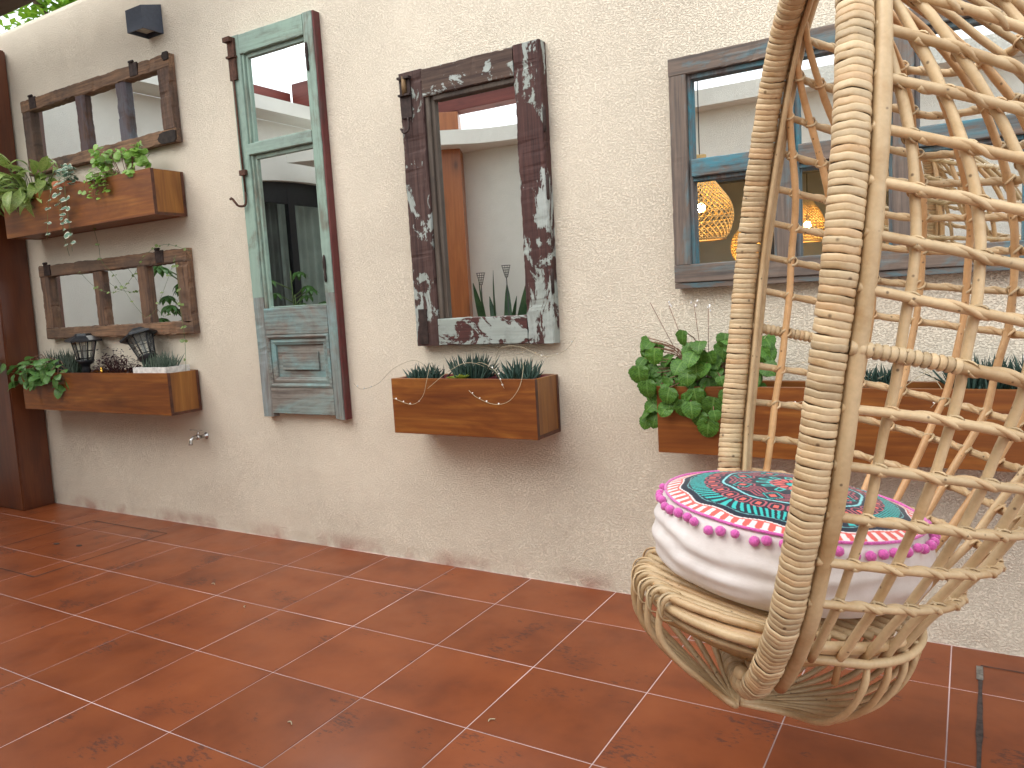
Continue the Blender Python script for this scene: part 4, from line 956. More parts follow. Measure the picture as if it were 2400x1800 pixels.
# ------------------------------------------------------------ hanging rattan chair
m_rat = rattan_mat('rattan_pole', (0.66, 0.485, 0.28), 0.24)
m_rat_in = rattan_mat('rattan_pole_warm_lit', (0.70, 0.43, 0.21), 0.22)  # same rattan, with the warm light on the far inside put into its colour
m_wrap = rattan_mat('rattan_wrapping', (0.72, 0.545, 0.325), 0.36, streak=28)
m_core = rattan_mat('rattan_core', (0.16, 0.09, 0.04), 0.1, False)
CO = Vector((-0.335408, -1.158092, 1.232696))
CA, CU, CZ = Vector((-0.899552, -0.419468, 0.121869)), Vector((-0.422618, 0.906308, 0.0)), Vector((0.110451, 0.051504, 0.992546))
MC = Matrix(((CA.x, -CU.x, CZ.x, CO.x), (CA.y, -CU.y, CZ.y, CO.y), (CA.z, -CU.z, CZ.z, CO.z), (0, 0, 0, 1)))
# local frame: x = out through the opening, y = towards the photographer's side, z = up the chair
chair = thing('hanging_chair', 'egg shaped hanging rattan chair with an open lattice back and a wrapped rim', 'hanging chair', M=MC)
HT = [(.66, 0), (.655, .05), (.635, .10), (.60, .155), (.55, .22), (.46, .278), (.37, .31), (.29, .33), (.2, .35), (.1, .362), (0, .367), (-.1, .362), (-.2, .357), (-.3, .352), (-.385, .344), (-.47, .325), (-.58, .298), (-.665, .256), (-.745, .20), (-.80, .145), (-.832, .09), (-.845, .04), (-.848, 0)]
rimp = smoothcurve([(0, h, z) for z, h in HT] + [(0, -h, z) for z, h in HT[-2::-1]], 900)
def lens(P):
    L = [0]
    for i in range(1, len(P)): L.append(L[-1] + (P[i] - P[i - 1]).length)
    return L
RL = lens(rimp); rim_len = RL[-1]
def at_len(P, L, s):
    lo, hi = 0, len(L) - 1
    while hi - lo > 1:
        m = (lo + hi) // 2
        if L[m] <= s: lo = m
        else: hi = m
    t = (s - L[lo]) / max(1e-9, L[hi] - L[lo]); p = P[lo].lerp(P[hi], t); return p, (P[hi] - P[lo]).normalized()
# core + individual wraps
HEXV = [(.0265, -.002), (.0245, .009), (.009, .0245), (-.001, .026), (-.021, .0195), (-.027, .013), (-.0285, -.004), (-.024, -.014), (-.011, -.0225), (.004, -.024), (.019, -.0175), (.024, -.011)]
def hexpt(t):
    P = HEXV + HEXV[:1]; L = [0]
    for i in range(12): L.append(L[-1] + math.dist(P[i], P[i + 1]))
    s = (t % 1) * L[-1]
    for i in range(12):
        if s <= L[i + 1]:
            q = (s - L[i]) / (L[i + 1] - L[i]); return (P[i][0] * (1 - q) + P[i + 1][0] * q, P[i][1] * (1 - q) + P[i + 1][1] * q)
    return P[0]
def wrap_mesh(seed, wd):
    sect = []; q = random.Random(seed)
    for k in range(24): sect.append(hexpt(k / 24))
    prof = [(-0.5, 0.94), (-0.44, 1.0), (-0.2, 1.03), (0.2, 1.035), (0.44, 1.01), (0.5, 0.94)]
    vs = []
    for t, sc_ in prof:
        for k, (a, b) in enumerate(sect):
            w = nz3(a * 60, b * 60, seed) * 0.0016
            vs.append((a * sc_, b * sc_, t * wd + w + a * 0.06))
    n = 24; fs = [(i * n + k, i * n + (k + 1) % n, (i + 1) * n + (k + 1) % n, (i + 1) * n + k) for i in range(5) for k in range(n)]
    mb = MB(); mb.add(vs, fs); return mb.mesh('wrap', m_wrap, True)
NW = 292; pitch = rim_len / NW
wm = [wrap_mesh(s, pitch * 1.06) for s in range(6)]
mb = MB(); tube(mb, [p for p in rimp[::6]] + [rimp[-1]], 0.0195, 10); link('rim_core', mb.mesh('rim_core', m_core, True), chair)
X = Vector((1, 0, 0))
for k in range(NW):
    s = (k + 0.5 + rnd.uniform(-.1, .1)) * pitch
    p, t = at_len(rimp, RL, min(max(s, 0.001), rim_len - 0.001))
    nrm = t.cross(X).normalized()
    outw = nrm if nrm.dot(Vector((0, p.y, p.z + 0.1))) > 0 else -nrm
    tt = X.cross(outw)                     # right handed frame (X, outw, tt)
    t2 = (tt + X * rnd.gauss(0, 0.035) + outw * rnd.gauss(0, 0.02)).normalized()
    o2 = (outw - t2 * outw.dot(t2)).normalized(); a2 = o2.cross(t2)
    g_ = rnd.uniform(0.97, 1.04)
    # mirror the cross section so its ridge faces outwards and forwards on both sides
    lo = 1.0 - 0.12 * max(0, min(1, (p.z + 0.55) / -0.3)) if p.z < -0.55 else 1.0
    M = Matrix(((a2.x * g_, o2.x * g_, t2.x, p.x), (a2.y * g_, o2.y * g_, t2.y, p.y), (a2.z * g_, o2.z * g_, t2.z, p.z), (0, 0, 0, 1)))
    link('wrap', wm[rnd.randrange(6)], chair, M)
def zof(tab, z):
    t = sorted(tab)
    if z <= t[0][0]: return t[0][1]
    for (a, va), (b, vb) in zip(t, t[1:]):
        if z <= b: return va + (vb - va) * (z - a) / (b - a)
    return t[-1][1]
BT = [(.645, .06), (.60, .24), (.555, .345), (.485, .42), (.4, .48), (.3, .52), (.2, .55), (0, .57), (-.2, .54), (-.30, .50), (-.385, .46), (-.47, .42), (-.55, .37), (-.63, .325), (-.70, .29), (-.76, .25)]
HS = sorted((z, h) for z, h in HT)
def h_at(z): return zof(HS, z)
def shell(z, f, off=0.0):
    """point on the basket at height z; f runs 0 (near rim) .. 1 (far rim) round the back by arc length"""
    B = zof(BT, z) + off; H = h_at(z) + off; key = (round(z, 4), round(off, 4))
    if key not in _sc:
        pts = []
        for k in range(121):
            th = math.pi * k / 120; e = 2 / zof([(-.15, 2.6), (-.4, 2.15), (-.6, 1.95)], z)
            y = H * math.copysign(abs(math.cos(th)) ** e, math.cos(th)) + math.cos(th) * zof([(-.15, .055), (-.4, .045), (-.6, .02)], z) * math.sin(th); x = -B * math.sin(th) ** e - 0.028
            kk = zof([(.6, .27), (.4, .26), (.3, .19), (.15, .15), (0, .13), (-.1, .09), (-.25, 0)], z)
            pts.append(Vector((x, y, z - kk * min(abs(x), .35) - (0.20 * x * x if z < 0.15 else 0) * min(1, (.15 - z) / .4) - 0.0)))
        _sc[key] = (pts, lens(pts))
    P, L = _sc[key]; return at_len(P, L, L[-1] * min(0.9999, max(0.0, f)))[0]
_sc = {}
# side poles lying against the wrapped rim
for sgn in (1, -1):
    pts = []
    for z in np.linspace(0.64, -0.79, 60):
        h = h_at(z); pts.append(Vector((-0.0445 + 0.002 * nz3(z * 4, sgn, 1), sgn * (h + 0.007 + 0.003 * nz3(z * 5, sgn, 7)), z)))
    rr = [0.0142 * (1 + 0.10 * nz3(p.z * 9, sgn, 4)) for p in pts]
    tubeobj('side_pole', pts, rr, m_rat, chair, 10)
    tubeobj('inner_pole', [p + Vector((0.008, -sgn * 0.027, 0)) for p in pts], 0.006, m_rat, chair, 8)
# ribs
NR = 15
ZR = [.555, .485, .405, .325, .24, .157, .075, -.01, -.105, -.205, -.30, -.388, -.472, -.555]
WR = 8
ZEND = {0: .44, 1: .52, 2: .575, NR - 1: .44, NR - 2: .52, NR - 3: .575}
def rf_(i, z):
    f = (i + 0.85) / (NR + 0.7)
    if i in ZEND:
        q = max(0.0, min(1.0, (z - 0.0) / (ZEND[i] - 0.0))); w = 1 - q ** 2.4
        f = f * w + 0.008 * (1 - w) if i < 8 else 1 - ((1 - f) * w + 0.008 * (1 - w))
    return f
for i in range(NR):
    pts = []
    for z in list(np.linspace(-.695, ZEND.get(i, .62), 56)):
        p = shell(z, rf_(i, z), -0.006)
        p = p + Vector((nz3(z * 6, i, 1), nz3(z * 6, i, 5), 0)) * 0.006
        pts.append(p)
    if i not in ZEND: pts.append(Vector((-0.03, pts[-1].y * 0.25, .648)))
    rr = [0.0084 * (1 + 0.14 * nz3(p.z * 13, i, 2)) * (1.0 if p.z < .45 else 0.9) for p in pts]
    tubeobj('rib', pts, rr, m_rat if i < 8 else m_rat_in, chair, 8)
# rings
def bind_mesh(seed):
    mb = MB()
    for s in (1, -1):
        pts = []
        for k in range(15):
            th = 2 * math.pi * k / 14; pts.append((0.0118 * math.cos(th), 0.0118 * math.sin(th), s * 0.0085 * math.cos(th) + 0.001 * seed))
        tube(mb, pts, 0.0033, 5, cap=False, flat=0.55)
    return mb.mesh('binding', m_wrap, True)
bms = [bind_mesh(0), bind_mesh(1)]
for r, z in enumerate(ZR):
    big = 1.28 if r == WR else 1.0
    pts = []; NN = 100
    def wob(f): return z + 0.004 * nz3(f * 6, r * 3.3, 1)
    for k in range(NN + 1):
        f = k / NN; q = shell(z, f, 0.0085).copy(); q.z += wob(f) - z
        if k in (0, NN): q.x = -0.03
        pts.append(q)
    rr = [0.0082 * big * (1 + 0.10 * nz3(k * 0.21, r, 3)) for k in range(NN + 1)]
    tubeobj('hoop', pts, rr, m_rat, chair, 9)
    # the second cane that twists round the hoop between the ribs
    hp = []; n2 = NR * 16
    f0 = 0.75 / (NR + .7) if r != WR else 1.9 / (NR + .7)
    for k in range(n2 + 1):
        f = f0 + (0.99 - f0 - 0.03) * k / n2; q = shell(z, f, 0.0085).copy(); q.z += wob(f) - z
        ph = 2 * math.pi * (f * (NR + .7) - .6)
        ctr = Vector((0, 0, 1)); out = Vector((q.x + .02, q.y * 1.3, 0)).normalized()
        rad = 0.0058 * big
        hp.append(q + out * (rad * math.cos(ph) * 1.1) + ctr * (rad * math.sin(ph) * -1.0))
    tubeobj('twist_cane', hp, 0.0056 * big, m_rat, chair, 6)
    for i in range(NR):
        if z > .5 and 3 < i < 11 and i % 2: continue
        if i in ZEND and z > ZEND[i] - .03: continue
        f = rf_(i, z); q = shell(z, f, 0.0).copy(); q.z += wob(f) - z
        t = (shell(z, min(1, f + .01), 0) - shell(z, max(0, f - .01), 0)).normalized()
        o_ = Vector((t.y, -t.x, 0)) ; zz = t
        ax_ = (Vector((0, 0, 1)) * 0.75 + t * 0.66).normalized()
        xx = o_; yy = ax_.cross(xx).normalized(); xx = yy.cross(ax_)
        g_ = 1.0 * big
        link('binding', bms[i % 2], chair, Matrix(((xx.x * g_, yy.x * g_, ax_.x, q.x), (xx.y * g_, yy.y * g_, ax_.y, q.y), (xx.z * g_, yy.z * g_, ax_.z, q.z), (0, 0, 0, 1))))
# wrapped stretch at both ends of the thick arm hoop
def ring_wrap_mesh():
    mb = MB(); vs = []
    for t, s_ in ((-.5, .9), (-.3, 1.02), (0, 1.06), (.3, 1.02), (.5, .9)):
        vs += [(0.0128 * s_ * math.cos(2 * math.pi * k / 12), 0.0128 * s_ * math.sin(2 * math.pi * k / 12), t * 0.0105) for k in range(12)]
    mb.add(vs, [(i * 12 + k, i * 12 + (k + 1) % 12, (i + 1) * 12 + (k + 1) % 12, (i + 1) * 12 + k) for i in range(4) for k in range(12)])
    return mb.mesh('hoop_wrap', m_wrap, True)
rwm = ring_wrap_mesh(); z = ZR[WR]
for side in (0, 1):
    L = 0.0
    for k in range(14):
        f = (0.004 + k * 0.0076) if side == 0 else 1 - (0.004 + k * 0.0076)
        q = shell(z, f, 0.0085); q.z += 0.004 * nz3(f * 6, WR * 3.3, 1)
        t = (shell(z, min(.999, f + .004), 0.0085) - shell(z, max(0, f - .004), 0.0085)).normalized()
        up = Vector((0, 0, 1)); xx = up.cross(t).normalized(); yy = t.cross(xx)
        link('hoop_wrap', rwm, chair, Matrix(((xx.x, yy.x, t.x, q.x), (xx.y, yy.y, t.y, q.y), (xx.z, yy.z, t.z, q.z), (0, 0, 0, 1))))
# seat ring(s) and lip
SC = Vector((-0.075, -0.055, -0.665)); SR = 0.288
def circ(r, z, n=72, cx=SC.x, cy=SC.y, a0=0, a1=2 * math.pi): return [Vector((cx + r * math.cos(a0 + (a1 - a0) * k / n), cy + r * math.sin(a0 + (a1 - a0) * k / n), z)) for k in range(n + 1)]
tubeobj('seat_hoop', circ(SR - 0.012, -0.678), 0.0105, m_rat, chair, 9)
def rear_hoop(name, r, z, rad, m=m_rat, dz=0.0):
    pts = [Vector((-.012, (h_at(z) - .004), z))] + circ(r, z, 40, a0=R(108), a1=R(262)) + [Vector((-.012, -(h_at(z) - .004), z))]
    pts = smoothcurve(pts, 80)
    for i, p in enumerate(pts): p.z += 0.003 * math.sin(i * .23) + dz * max(0, -p.x)
    return tubeobj(name, pts, rad, m, chair, 9)
rear_hoop('seat_hoop', SR - 0.006, -0.672, 0.0100)
rear_hoop('base_hoop', SR + 0.004, -0.700, 0.0092)
# seat canes: laid side by side across the seat, bent down over the front lip into the bowl
dcn = Vector((-0.50, 0.866, 0)).normalized()      # from the far front lip towards the photographer
prp = Vector((0.866, 0.50, 0))
K = Vector((0.012, 0.06, -0.895))
nc = 20; cane = []
for i in range(nc):
    tq = i / (nc - 1); al, be = R(30 - 158 * tq), R(72 + 122 * tq)
    a = SC + Vector((SR * math.cos(al), SR * math.sin(al), 0)); b = SC + Vector(((SR - .02) * math.cos(be), (SR - .02) * math.sin(be), 0))
    dcn = (b - a).normalized(); prp = Vector((-math.sin(al), math.cos(al), 0)); s = 0.0 if tq < .8 else -1.0
    zt = -0.660
    top = []
    for k in range(15):
        q = a.lerp(b, k / 14); q.z = zt + 0.002 * nz3(k * .7, i, 1) + 0.004 * math.sin(math.pi * k / 14); q += dcn.cross(Vector((0, 0, 1))) * (0.020 * math.sin(math.pi * k / 14) * (1 - tq)); top.append(q)
    rr_ = [0.0082 * (1 + 0.12 * nz3(k * 1.3, i, 3)) for k in range(15)]
    tubeobj('seat_cane', top, rr_, m_rat, chair, 7)
    if s > -0.20 and (i < 5 or i % 2):
        out = (a - SC).normalized(); out.z = 0
        a.z = -0.668
        pl = [a + dcn * 0.05 + Vector((0, 0, 0.010)), a + dcn * 0.015 + Vector((0, 0, 0.013)), a + out * 0.012 + Vector((0, 0, 0.004)), a + out * 0.020 + Vector((0, 0, -0.018)),
              a + out * 0.014 + Vector((0, 0, -0.075)), a.lerp(K, 0.22) + out * 0.010 + Vector((0, 0, -0.075)),
              a.lerp(K, 0.60) + Vector((0, 0, -0.045)), a.lerp(K, 0.86) + Vector((0, 0, -0.018)), K + Vector((0, 0, 0.002 * (i % 3)))]
        cp = smoothcurve(pl, 40)
        tubeobj('bowl_cane', cp, [0.0072 * (1 + 0.12 * nz3(k * .3, i, 8)) for k in range(40)], m_rat, chair, 7)
        # flat strip that ties the cane over the lip
        tubeobj('lip_tie', smoothcurve([a + dcn * 0.03 + Vector((0, 0, 0.016)), a + Vector((0, 0, 0.018)), a + out * 0.026 + Vector((0, 0, 0.004)), a + out * 0.024 + prp * 0.012 + Vector((0, 0, -0.03)), a + prp * 0.018 + Vector((0, 0, -0.035))], 12), 0.0052, m_wrap, chair, 6, flat=0.4)
# near-side lip poles ending at the wrapped rim
ang0, ang1 = R(2), R(72)
for j, (rr2, zz2, r3) in enumerate(((SR - 0.004, -0.683, 0.0105), (SR - 0.016, -0.708, 0.0062), (SR - 0.030, -0.663, 0.009))):
    tubeobj('lip_pole', circ(rr2, zz2, 24, a0=ang0 + .25 * (j == 2), a1=ang1), r3, m_rat, chair, 9)
# bowl: nested canes behind the rim
nb = 18
for i in range(nb):
    th = R(112) + (R(300) - R(112)) * i / (nb - 1)
    d = Vector((math.cos(th), math.sin(th), 0)); top = SC + d * (SR - 0.004); top.z = -0.692
    tl = SC + d * (SR - 0.002); tl.z = -0.745
    md = SC + d * (SR - 0.035); md.z = -0.818
    m2 = SC + d * 0.185; m2.z = -0.880
    K2 = Vector((0.0, 0.04, -0.898))
    m3 = (SC + d * 0.11).lerp(K2, 0.15); m3.z = -0.906
    cp = smoothcurve([top, tl, md, m2, m3, K2 + Vector((0, 0, .002 * (i % 4)))], 36)
    tubeobj('bowl_cane', cp, [0.0070 * (1 + 0.12 * nz3(k * .3, i, 9)) for k in range(36)], m_rat, chair, 7)
# thick bent poles in the base, seen through the bowl
tubeobj('base_pole', smoothcurve([(0.02, -0.20, -.80), (-0.02, -0.05, -.83), (-0.02, 0.08, -.815), (0.03, 0.14, -.78)], 20), 0.014, m_rat, chair, 9)
tubeobj('base_pole', smoothcurve([(-0.33, -0.02, -.76), (-0.18, 0.0, -.80), (-0.02, 0.02, -.80), (0.17, -0.03, -.75)], 20), 0.012, m_rat_in, chair, 9)
for q in ((-0.16, 0.14, -.76), (-0.20, -0.13, -.75), (-0.30, 0.10, -.745)):
    tubeobj('peg', [(q[0], q[1], -.70), (q[0] + .01, q[1] + .01, -.78)], 0.007, m_rat_in, chair, 7)
# hanging rope, up to the beam
top = Vector((0.0, 0, 0.66)); wtop = MC @ top
pts = [top]; Mi = MC.inverted()
for k in range(1, 12):
    w = Vector((wtop.x + (-0.34 - wtop.x) * k / 11, wtop.y, wtop.z + (3.385 - wtop.z) * k / 11)); pts.append(Mi @ w)
tubeobj('rope', pts, 0.009, simple('jute_rope', (0.35, 0.24, 0.13), 0.9, scale=150, bmp=0.8), chair, 8)

# ------------------------------------------------------------ round cushion
CR, CZT, CZB = 0.264, -0.478, -0.650
cush_o = MC @ Vector((-0.088, -0.068, 0)); 
MCu = MC.copy(); MCu.translation = cush_o
cu = thing('cushion', 'round white cushion with a turquoise and coral mandala top and pink pompoms', 'cushion', M=MCu)
m_cloth, nt, b = newmat('white_linen', 0.95, spec=0.15, sheen=0.3)
v = mapped(nt, rand=False); C_(nt, b, ramp(nt, noisef(nt, v, 18, 5), [(0.3, (0.68, 0.63, 0.60)), (0.7, (0.80, 0.76, 0.74))]))
bump(nt, b, noisef(nt, v, 260, 3), 0.25, 0.001)
mb = MB(); NA, NS = 200, 26; vs = []
for j in range(NS + 1):
    t = j / NS
    for i in range(NA):
        th = 2 * math.pi * i / NA; z = CZT + (CZB - CZT) * t
        bulge = math.sin(math.pi * min(1, t * 1.04)) ** 0.75 * 0.026 - 0.045 * max(0, t - 0.72) / 0.28 * max(0, t - .72) / .28
        w = 0.0
        ph = 5.0 * t + 0.35 * math.sin(3 * th + 1.0) + 0.22 * math.sin(7 * th) + 0.5 * nz3(math.cos(th) * 1.2, math.sin(th) * 1.2, 3)
        w += 0.0042 * math.sin(2 * math.pi * ph * 0.75) * math.sin(math.pi * t) * (0.6 + 0.8 * abs(nz3(math.cos(th) * 2, math.sin(th) * 2, t * 2)))
        w += 0.004 * nz3(math.cos(th) * 3, math.sin(th) * 3, t * 9)
        r = CR + bulge + w; zz = z + 0.006 * nz3(math.cos(th) * 1.5, math.sin(th) * 1.5, 8)
        if j == NS: r *= 0.9
        vs.append((r * math.cos(th), r * math.sin(th), zz))
vs.append((0, 0, CZB + .002))
fs = [(j * NA + (i + 1) % NA, j * NA + i, (j + 1) * NA + i, (j + 1) * NA + (i + 1) % NA) for j in range(NS) for i in range(NA)]
fs += [(NS * NA + (i + 1) % NA, NS * NA + i, (NS + 1) * NA) for i in range(NA)]
mb.add(vs, fs); link('side_panel', mb.mesh('side_panel', m_cloth, True), cu)
# printed top: the mandala is flat print, coloured point by point on the cloth
NRr, NTh = 150, 720
rr = np.linspace(0, 1, NRr + 1)[1:]; th = np.arange(NTh) / NTh * 2 * np.pi
Rg, Tg = np.meshgrid(rr, th, indexing='ij'); Rg = np.interp(Rg, [0, .70, .825, 1], [0, .625, .80, .945])
NAVY = np.array((0.010, 0.018, 0.036)); TEAL = np.array((0.035, 0.50, 0.47)); CORAL = np.array((0.72, 0.13, 0.11)); ROSE = np.array((0.44, 0.10, 0.13)); CREAMC = np.array((0.80, 0.74, 0.73)); SKYB = np.array((0.25, 0.62, 0.66))
Cc = np.zeros(Rg.shape + (3,)); Cc[:] = CREAMC
def setc(m, c): Cc[m] = c
def frac(a): return a - np.floor(a)
def tri(a): return np.abs(frac(a) - 0.5) * 2
scal = 0.012 * np.cos(Tg * 14)
# outer cream band with coral tongues
k = frac(Tg * 66 / (2 * np.pi)); setc((Rg > 0.845) & (Rg < 0.945) & (np.abs(k - .5) < 0.27 * np.clip((0.955 - Rg) / 0.05, 0, 1) ** .5), CORAL)
setc((Rg > 0.835 + scal) & (Rg < 0.865 + scal), CORAL)
setc(Rg < 0.852 + scal, CREAMC); setc(Rg < 0.842 + scal, NAVY)
tw = 0.6 * np.sin(Tg * 5) * (Rg - .6)
k = frac((Tg + tw) * 92 / (2 * np.pi)); setc((Rg > 0.61) & (Rg < 0.775) & (np.abs(k - .5) < 0.24), TEAL)
setc((np.abs(Rg - (0.795 + scal)) < 0.0045), SKYB * 0.6)
# ring of linked coral loops
n = 30; k = (frac(Tg * n / (2 * np.pi)) - .5) * 2
d = np.sqrt((k * 1.0) ** 2 + ((Rg - 0.565) / 0.062) ** 4)
setc((Rg > .50) & (Rg < .625), NAVY); setc(d < 0.88, ROSE); setc(d < 0.62, NAVY)
d2 = np.maximum(np.abs(k) / 0.30, np.abs(Rg - .568) / 0.026); setc(d2 < 1, CORAL)
# wavy sky ring
setc(Rg < 0.50, NAVY); setc(np.abs(Rg - (0.478 + 0.010 * np.cos(Tg * 8))) < 0.0085, SKYB)
# chevrons
for q in range(5):
    rc = 0.30 + q * 0.032; setc((np.abs(Rg - (rc + 0.035 * (tri(Tg * 16 / (2 * np.pi)) - .5))) < 0.0075) & (Rg < .46) & (Rg > .27), ROSE * 0.9)
# diamonds with whiskers
for q in range(8):
    a0 = q * np.pi / 4 + .2; xx = Rg * np.cos(Tg - a0) - 0.375; yy = Rg * np.sin(Tg - a0)
    dd = np.abs(xx) / 0.075 + np.abs(yy) / 0.075
    setc(dd < 1.15, NAVY); wl_ = (np.abs(dd - 0.95) < 0.10); setc(wl_ & ((frac(xx * 70) < .6) | (np.abs(dd - .92) < .05)), TEAL); setc(dd < 0.62, NAVY)
    setc(dd < 0.45, CORAL)
# petals in the middle
setc(Rg < 0.265, NAVY)
k = tri(Tg * 12 / (2 * np.pi) + .25); setc((Rg < 0.255) & (Rg > 0.16) & (k > 0.28 + (Rg - .16) * 4) , TEAL)
setc((Rg < .235) & (Rg > .18) & (k > 0.55 + (Rg - .16) * 4), NAVY)
setc(Rg < 0.155, ROSE); setc(Rg < 0.142, NAVY)
k = (frac(Tg * 12 / (2 * np.pi)) - .5) * 2; d = (k / 0.8) ** 2 + ((Rg - .095) / .045) ** 2
setc(d < 1, CORAL); setc(d < .5, ROSE); setc(d < .3, CORAL); setc(Rg < 0.048, NAVY); setc(Rg < 0.036, TEAL)
vs = [(0, 0, CZT + 0.040)]
for a in range(NRr):
    for q in range(NTh):
        r = rr[a]; zz = CZT + 0.040 * (1 - r ** 2.6) + 0.0018 * nz3(r * math.cos(th[q]) * 4, r * math.sin(th[q]) * 4, 2)
        vs.append((r * (CR + .003) * math.cos(th[q]), r * (CR + .003) * math.sin(th[q]), zz))
fs = [(0, 1 + q, 1 + (q + 1) % NTh) for q in range(NTh)]
for a in range(NRr - 1):
    o = 1 + a * NTh
    fs += [(o + q, o + NTh + q, o + NTh + (q + 1) % NTh, o + (q + 1) % NTh) for q in range(NTh)]
m_print, nt, b = newmat('mandala_print', 0.9, spec=0.15, sheen=0.2)
at = nt.nodes.new('ShaderNodeVertexColor'); at.layer_name = 'print'; C_(nt, b, at.outputs[0])
bump(nt, b, noisef(nt, mapped(nt, rand=False), 260, 3), 0.25, 0.001)
mb = MB(); mb.add(vs, fs); me = mb.mesh('printed_top', m_print, True)
ca = me.color_attributes.new('print', 'FLOAT_COLOR', 'POINT')
buf = np.ones((len(vs), 4), dtype=np.float32); buf[0, :3] = TEAL; buf[1:, :3] = Cc.reshape(-1, 3); ca.data.foreach_set('color', buf.ravel())
link('printed_top', me, cu)
m_pink = simple('pink_trim', (0.66, 0.12, 0.44), 0.9, var=0.25, scale=220, bmp=0.9, sheen=0.5)
tubeobj('trim_cord', [((CR + .006) * math.cos(2 * math.pi * k / 100), (CR + .006) * math.sin(2 * math.pi * k / 100), CZT + 0.001 + 0.0015 * nz3(k * .3, 0, 0)) for k in range(101)], 0.0032, m_pink, cu, 6)
pms = []
for s_ in range(3):
    bm = bmesh.new(); bmesh.ops.create_icosphere(bm, subdivisions=3, radius=0.0100)
    for v_ in bm.verts: v_.co *= 1 + 0.14 * nz3(v_.co.x * 400 + s_ * 9, v_.co.y * 400, v_.co.z * 400)
    me = bpy.data.meshes.new('pompom'); bm.to_mesh(me); bm.free(); me.materials.append(m_pink); me.shade_smooth(); pms.append(me)
NP = 58
for k in range(NP):
    a = 2 * math.pi * (k + rnd.uniform(-.18, .18)) / NP; r = CR + 0.019 + rnd.uniform(-.002, .003)
    link('pompom', pms[k % 3], cu, Matrix.Translation((r * math.cos(a), r * math.sin(a), CZT - 0.016 + rnd.uniform(-.004, .005))) @ Matrix.Rotation(rnd.uniform(0, 6), 4, 'Z') @ Matrix.Scale(rnd.uniform(.85, 1.08), 4))
# ------------------------------------------------------------ pendant lamps (seen in the blue window)
m_cane = rattan_mat('bamboo_weave', (0.62, 0.42, 0.17), 0.1, False)
m_bulb, _nt, _b = newmat('lit_bulb'); _b.inputs['Emission Color'].default_value = (1.0, 0.62, 0.22, 1); _b.inputs['Emission Strength'].default_value = 100; _b.inputs['Base Color'].default_value = (1, .8, .5, 1)
def pendant(label, x, y, zb, prof, ztop):
    t = thing('pendant_lamp', label, 'lamp', (x, y, zb), group='woven bamboo pendant lamps')
    pr = smoothcurve([(r, 0, z) for r, z in prof], 60)
    mb = MB(); n = 30
    for sg in (1, -1):
        for k in range(n):
            pts = [(p.x * math.cos(2 * math.pi * k / n + sg * i * 0.048), p.x * math.sin(2 * math.pi * k / n + sg * i * 0.048), p.z) for i, p in enumerate(pr)]
            tube(mb, pts, 0.0040, 4, flat=0.5)
    for i in range(2, 60, 4):
        p = pr[i]; tube(mb, [(p.x * math.cos(a * .2618), p.x * math.sin(a * .2618), p.z) for a in range(25)], 0.0028, 4)
    o = link('lamp_shade', mb.mesh('lamp_shade', m_cane, True), t)
    p = pr[0]; tubeobj('rim', [(p.x * math.cos(a * .2618), p.x * math.sin(a * .2618), p.z) for a in range(25)], 0.008, m_cane, t, 6)
    bm = bmesh.new(); bmesh.ops.create_uvsphere(bm, u_segments=14, v_segments=10, radius=0.032); me = bpy.data.meshes.new('bulb'); bm.to_mesh(me); bm.free(); me.materials.append(m_bulb)
    link('bulb', me, t, loc=(0, 0, prof[-1][1] * 0.38)); tubeobj('socket', [(0, 0, prof[-1][1] * 0.38 + .03), (0, 0, prof[-1][1] * .38 + .09)], 0.016, m_black, t, 8)
    tubeobj('cable', [(0, 0, prof[-1][1] * .38 + .085), (0, 0, ztop - zb)], 0.004, m_black, t, 6)
pendant('largest bottle shaped pendant lamp, glowing yellow in the left pane of the blue window', -1.74, -3.0, 1.57, [(.17, 0), (.205, .05), (.235, .16), (.215, .27), (.14, .38), (.075, .47), (.05, .56), (.045, .62)], 3.56)
pendant('round woven pendant lamp low in the dark room, half hidden by the chair rim', -1.80, -4.70, 1.41, [(.06, 0), (.14, .05), (.17, .15), (.15, .25), (.08, .34), (.045, .38)], 2.4)
pendant('woven pendant lamp in the dark room, reflected in the middle pane of the blue window', -1.27, -4.65, 1.57, [(.13, 0), (.165, .06), (.16, .15), (.11, .26), (.055, .34), (.045, .38)], 2.4)
# ------------------------------------------------------------ plants reflected in the mirrors
L_sch = [leaf_mesh('leaf', lance, leaf_mat('glossy_green_leaf', (0.05, 0.14, 0.03), (0.10, 0.24, 0.05), rough=.3), 7, 0.3, 0.7, 0.03, s) for s in range(2)]
def schefflera(label, x, y, z0, h, n, sp, seed, pot_r=.14):
    q = random.Random(seed); t = thing('umbrella_plant', label, 'plant', (x, y, 0))
    mb = MB(); lathe(mb, [(pot_r * .7, 0), (pot_r, .3), (pot_r * 1.08, .3), (pot_r * 1.08, .34), (pot_r * .95, .34), (pot_r * .93, .3), (0, .3)], 24); link('pot', mb.mesh('pot', m_terra, True), t)
    st = [[(0, 0, .28), (0.02, 0.01, h * .6), (0, 0, h)], [(0.03, 0, .28), (.08, .05, h * .5), (.12, .08, h * .85)], [(-.03, 0, .28), (-.08, -.03, h * .45), (-.13, -.1, h * .75)]]
    for k in range(n):
        zz = q.uniform(z0, h); a = q.uniform(0, 6.28); r = q.uniform(.08, sp); c = Vector((r * math.cos(a), r * math.sin(a), zz + .06)); st.append([(0, 0, zz - .05), c * 1.0])
        for i in range(8):
            b = i * .785 + q.uniform(-.1, .1); d = Vector((math.cos(b), math.sin(b), -.35)); link('leaf', L_sch[i % 2], t, frame(c, d, s=q.uniform(.10, .15), sx=1.2))
    stems('stems', st, 0.006, m_stem, t)
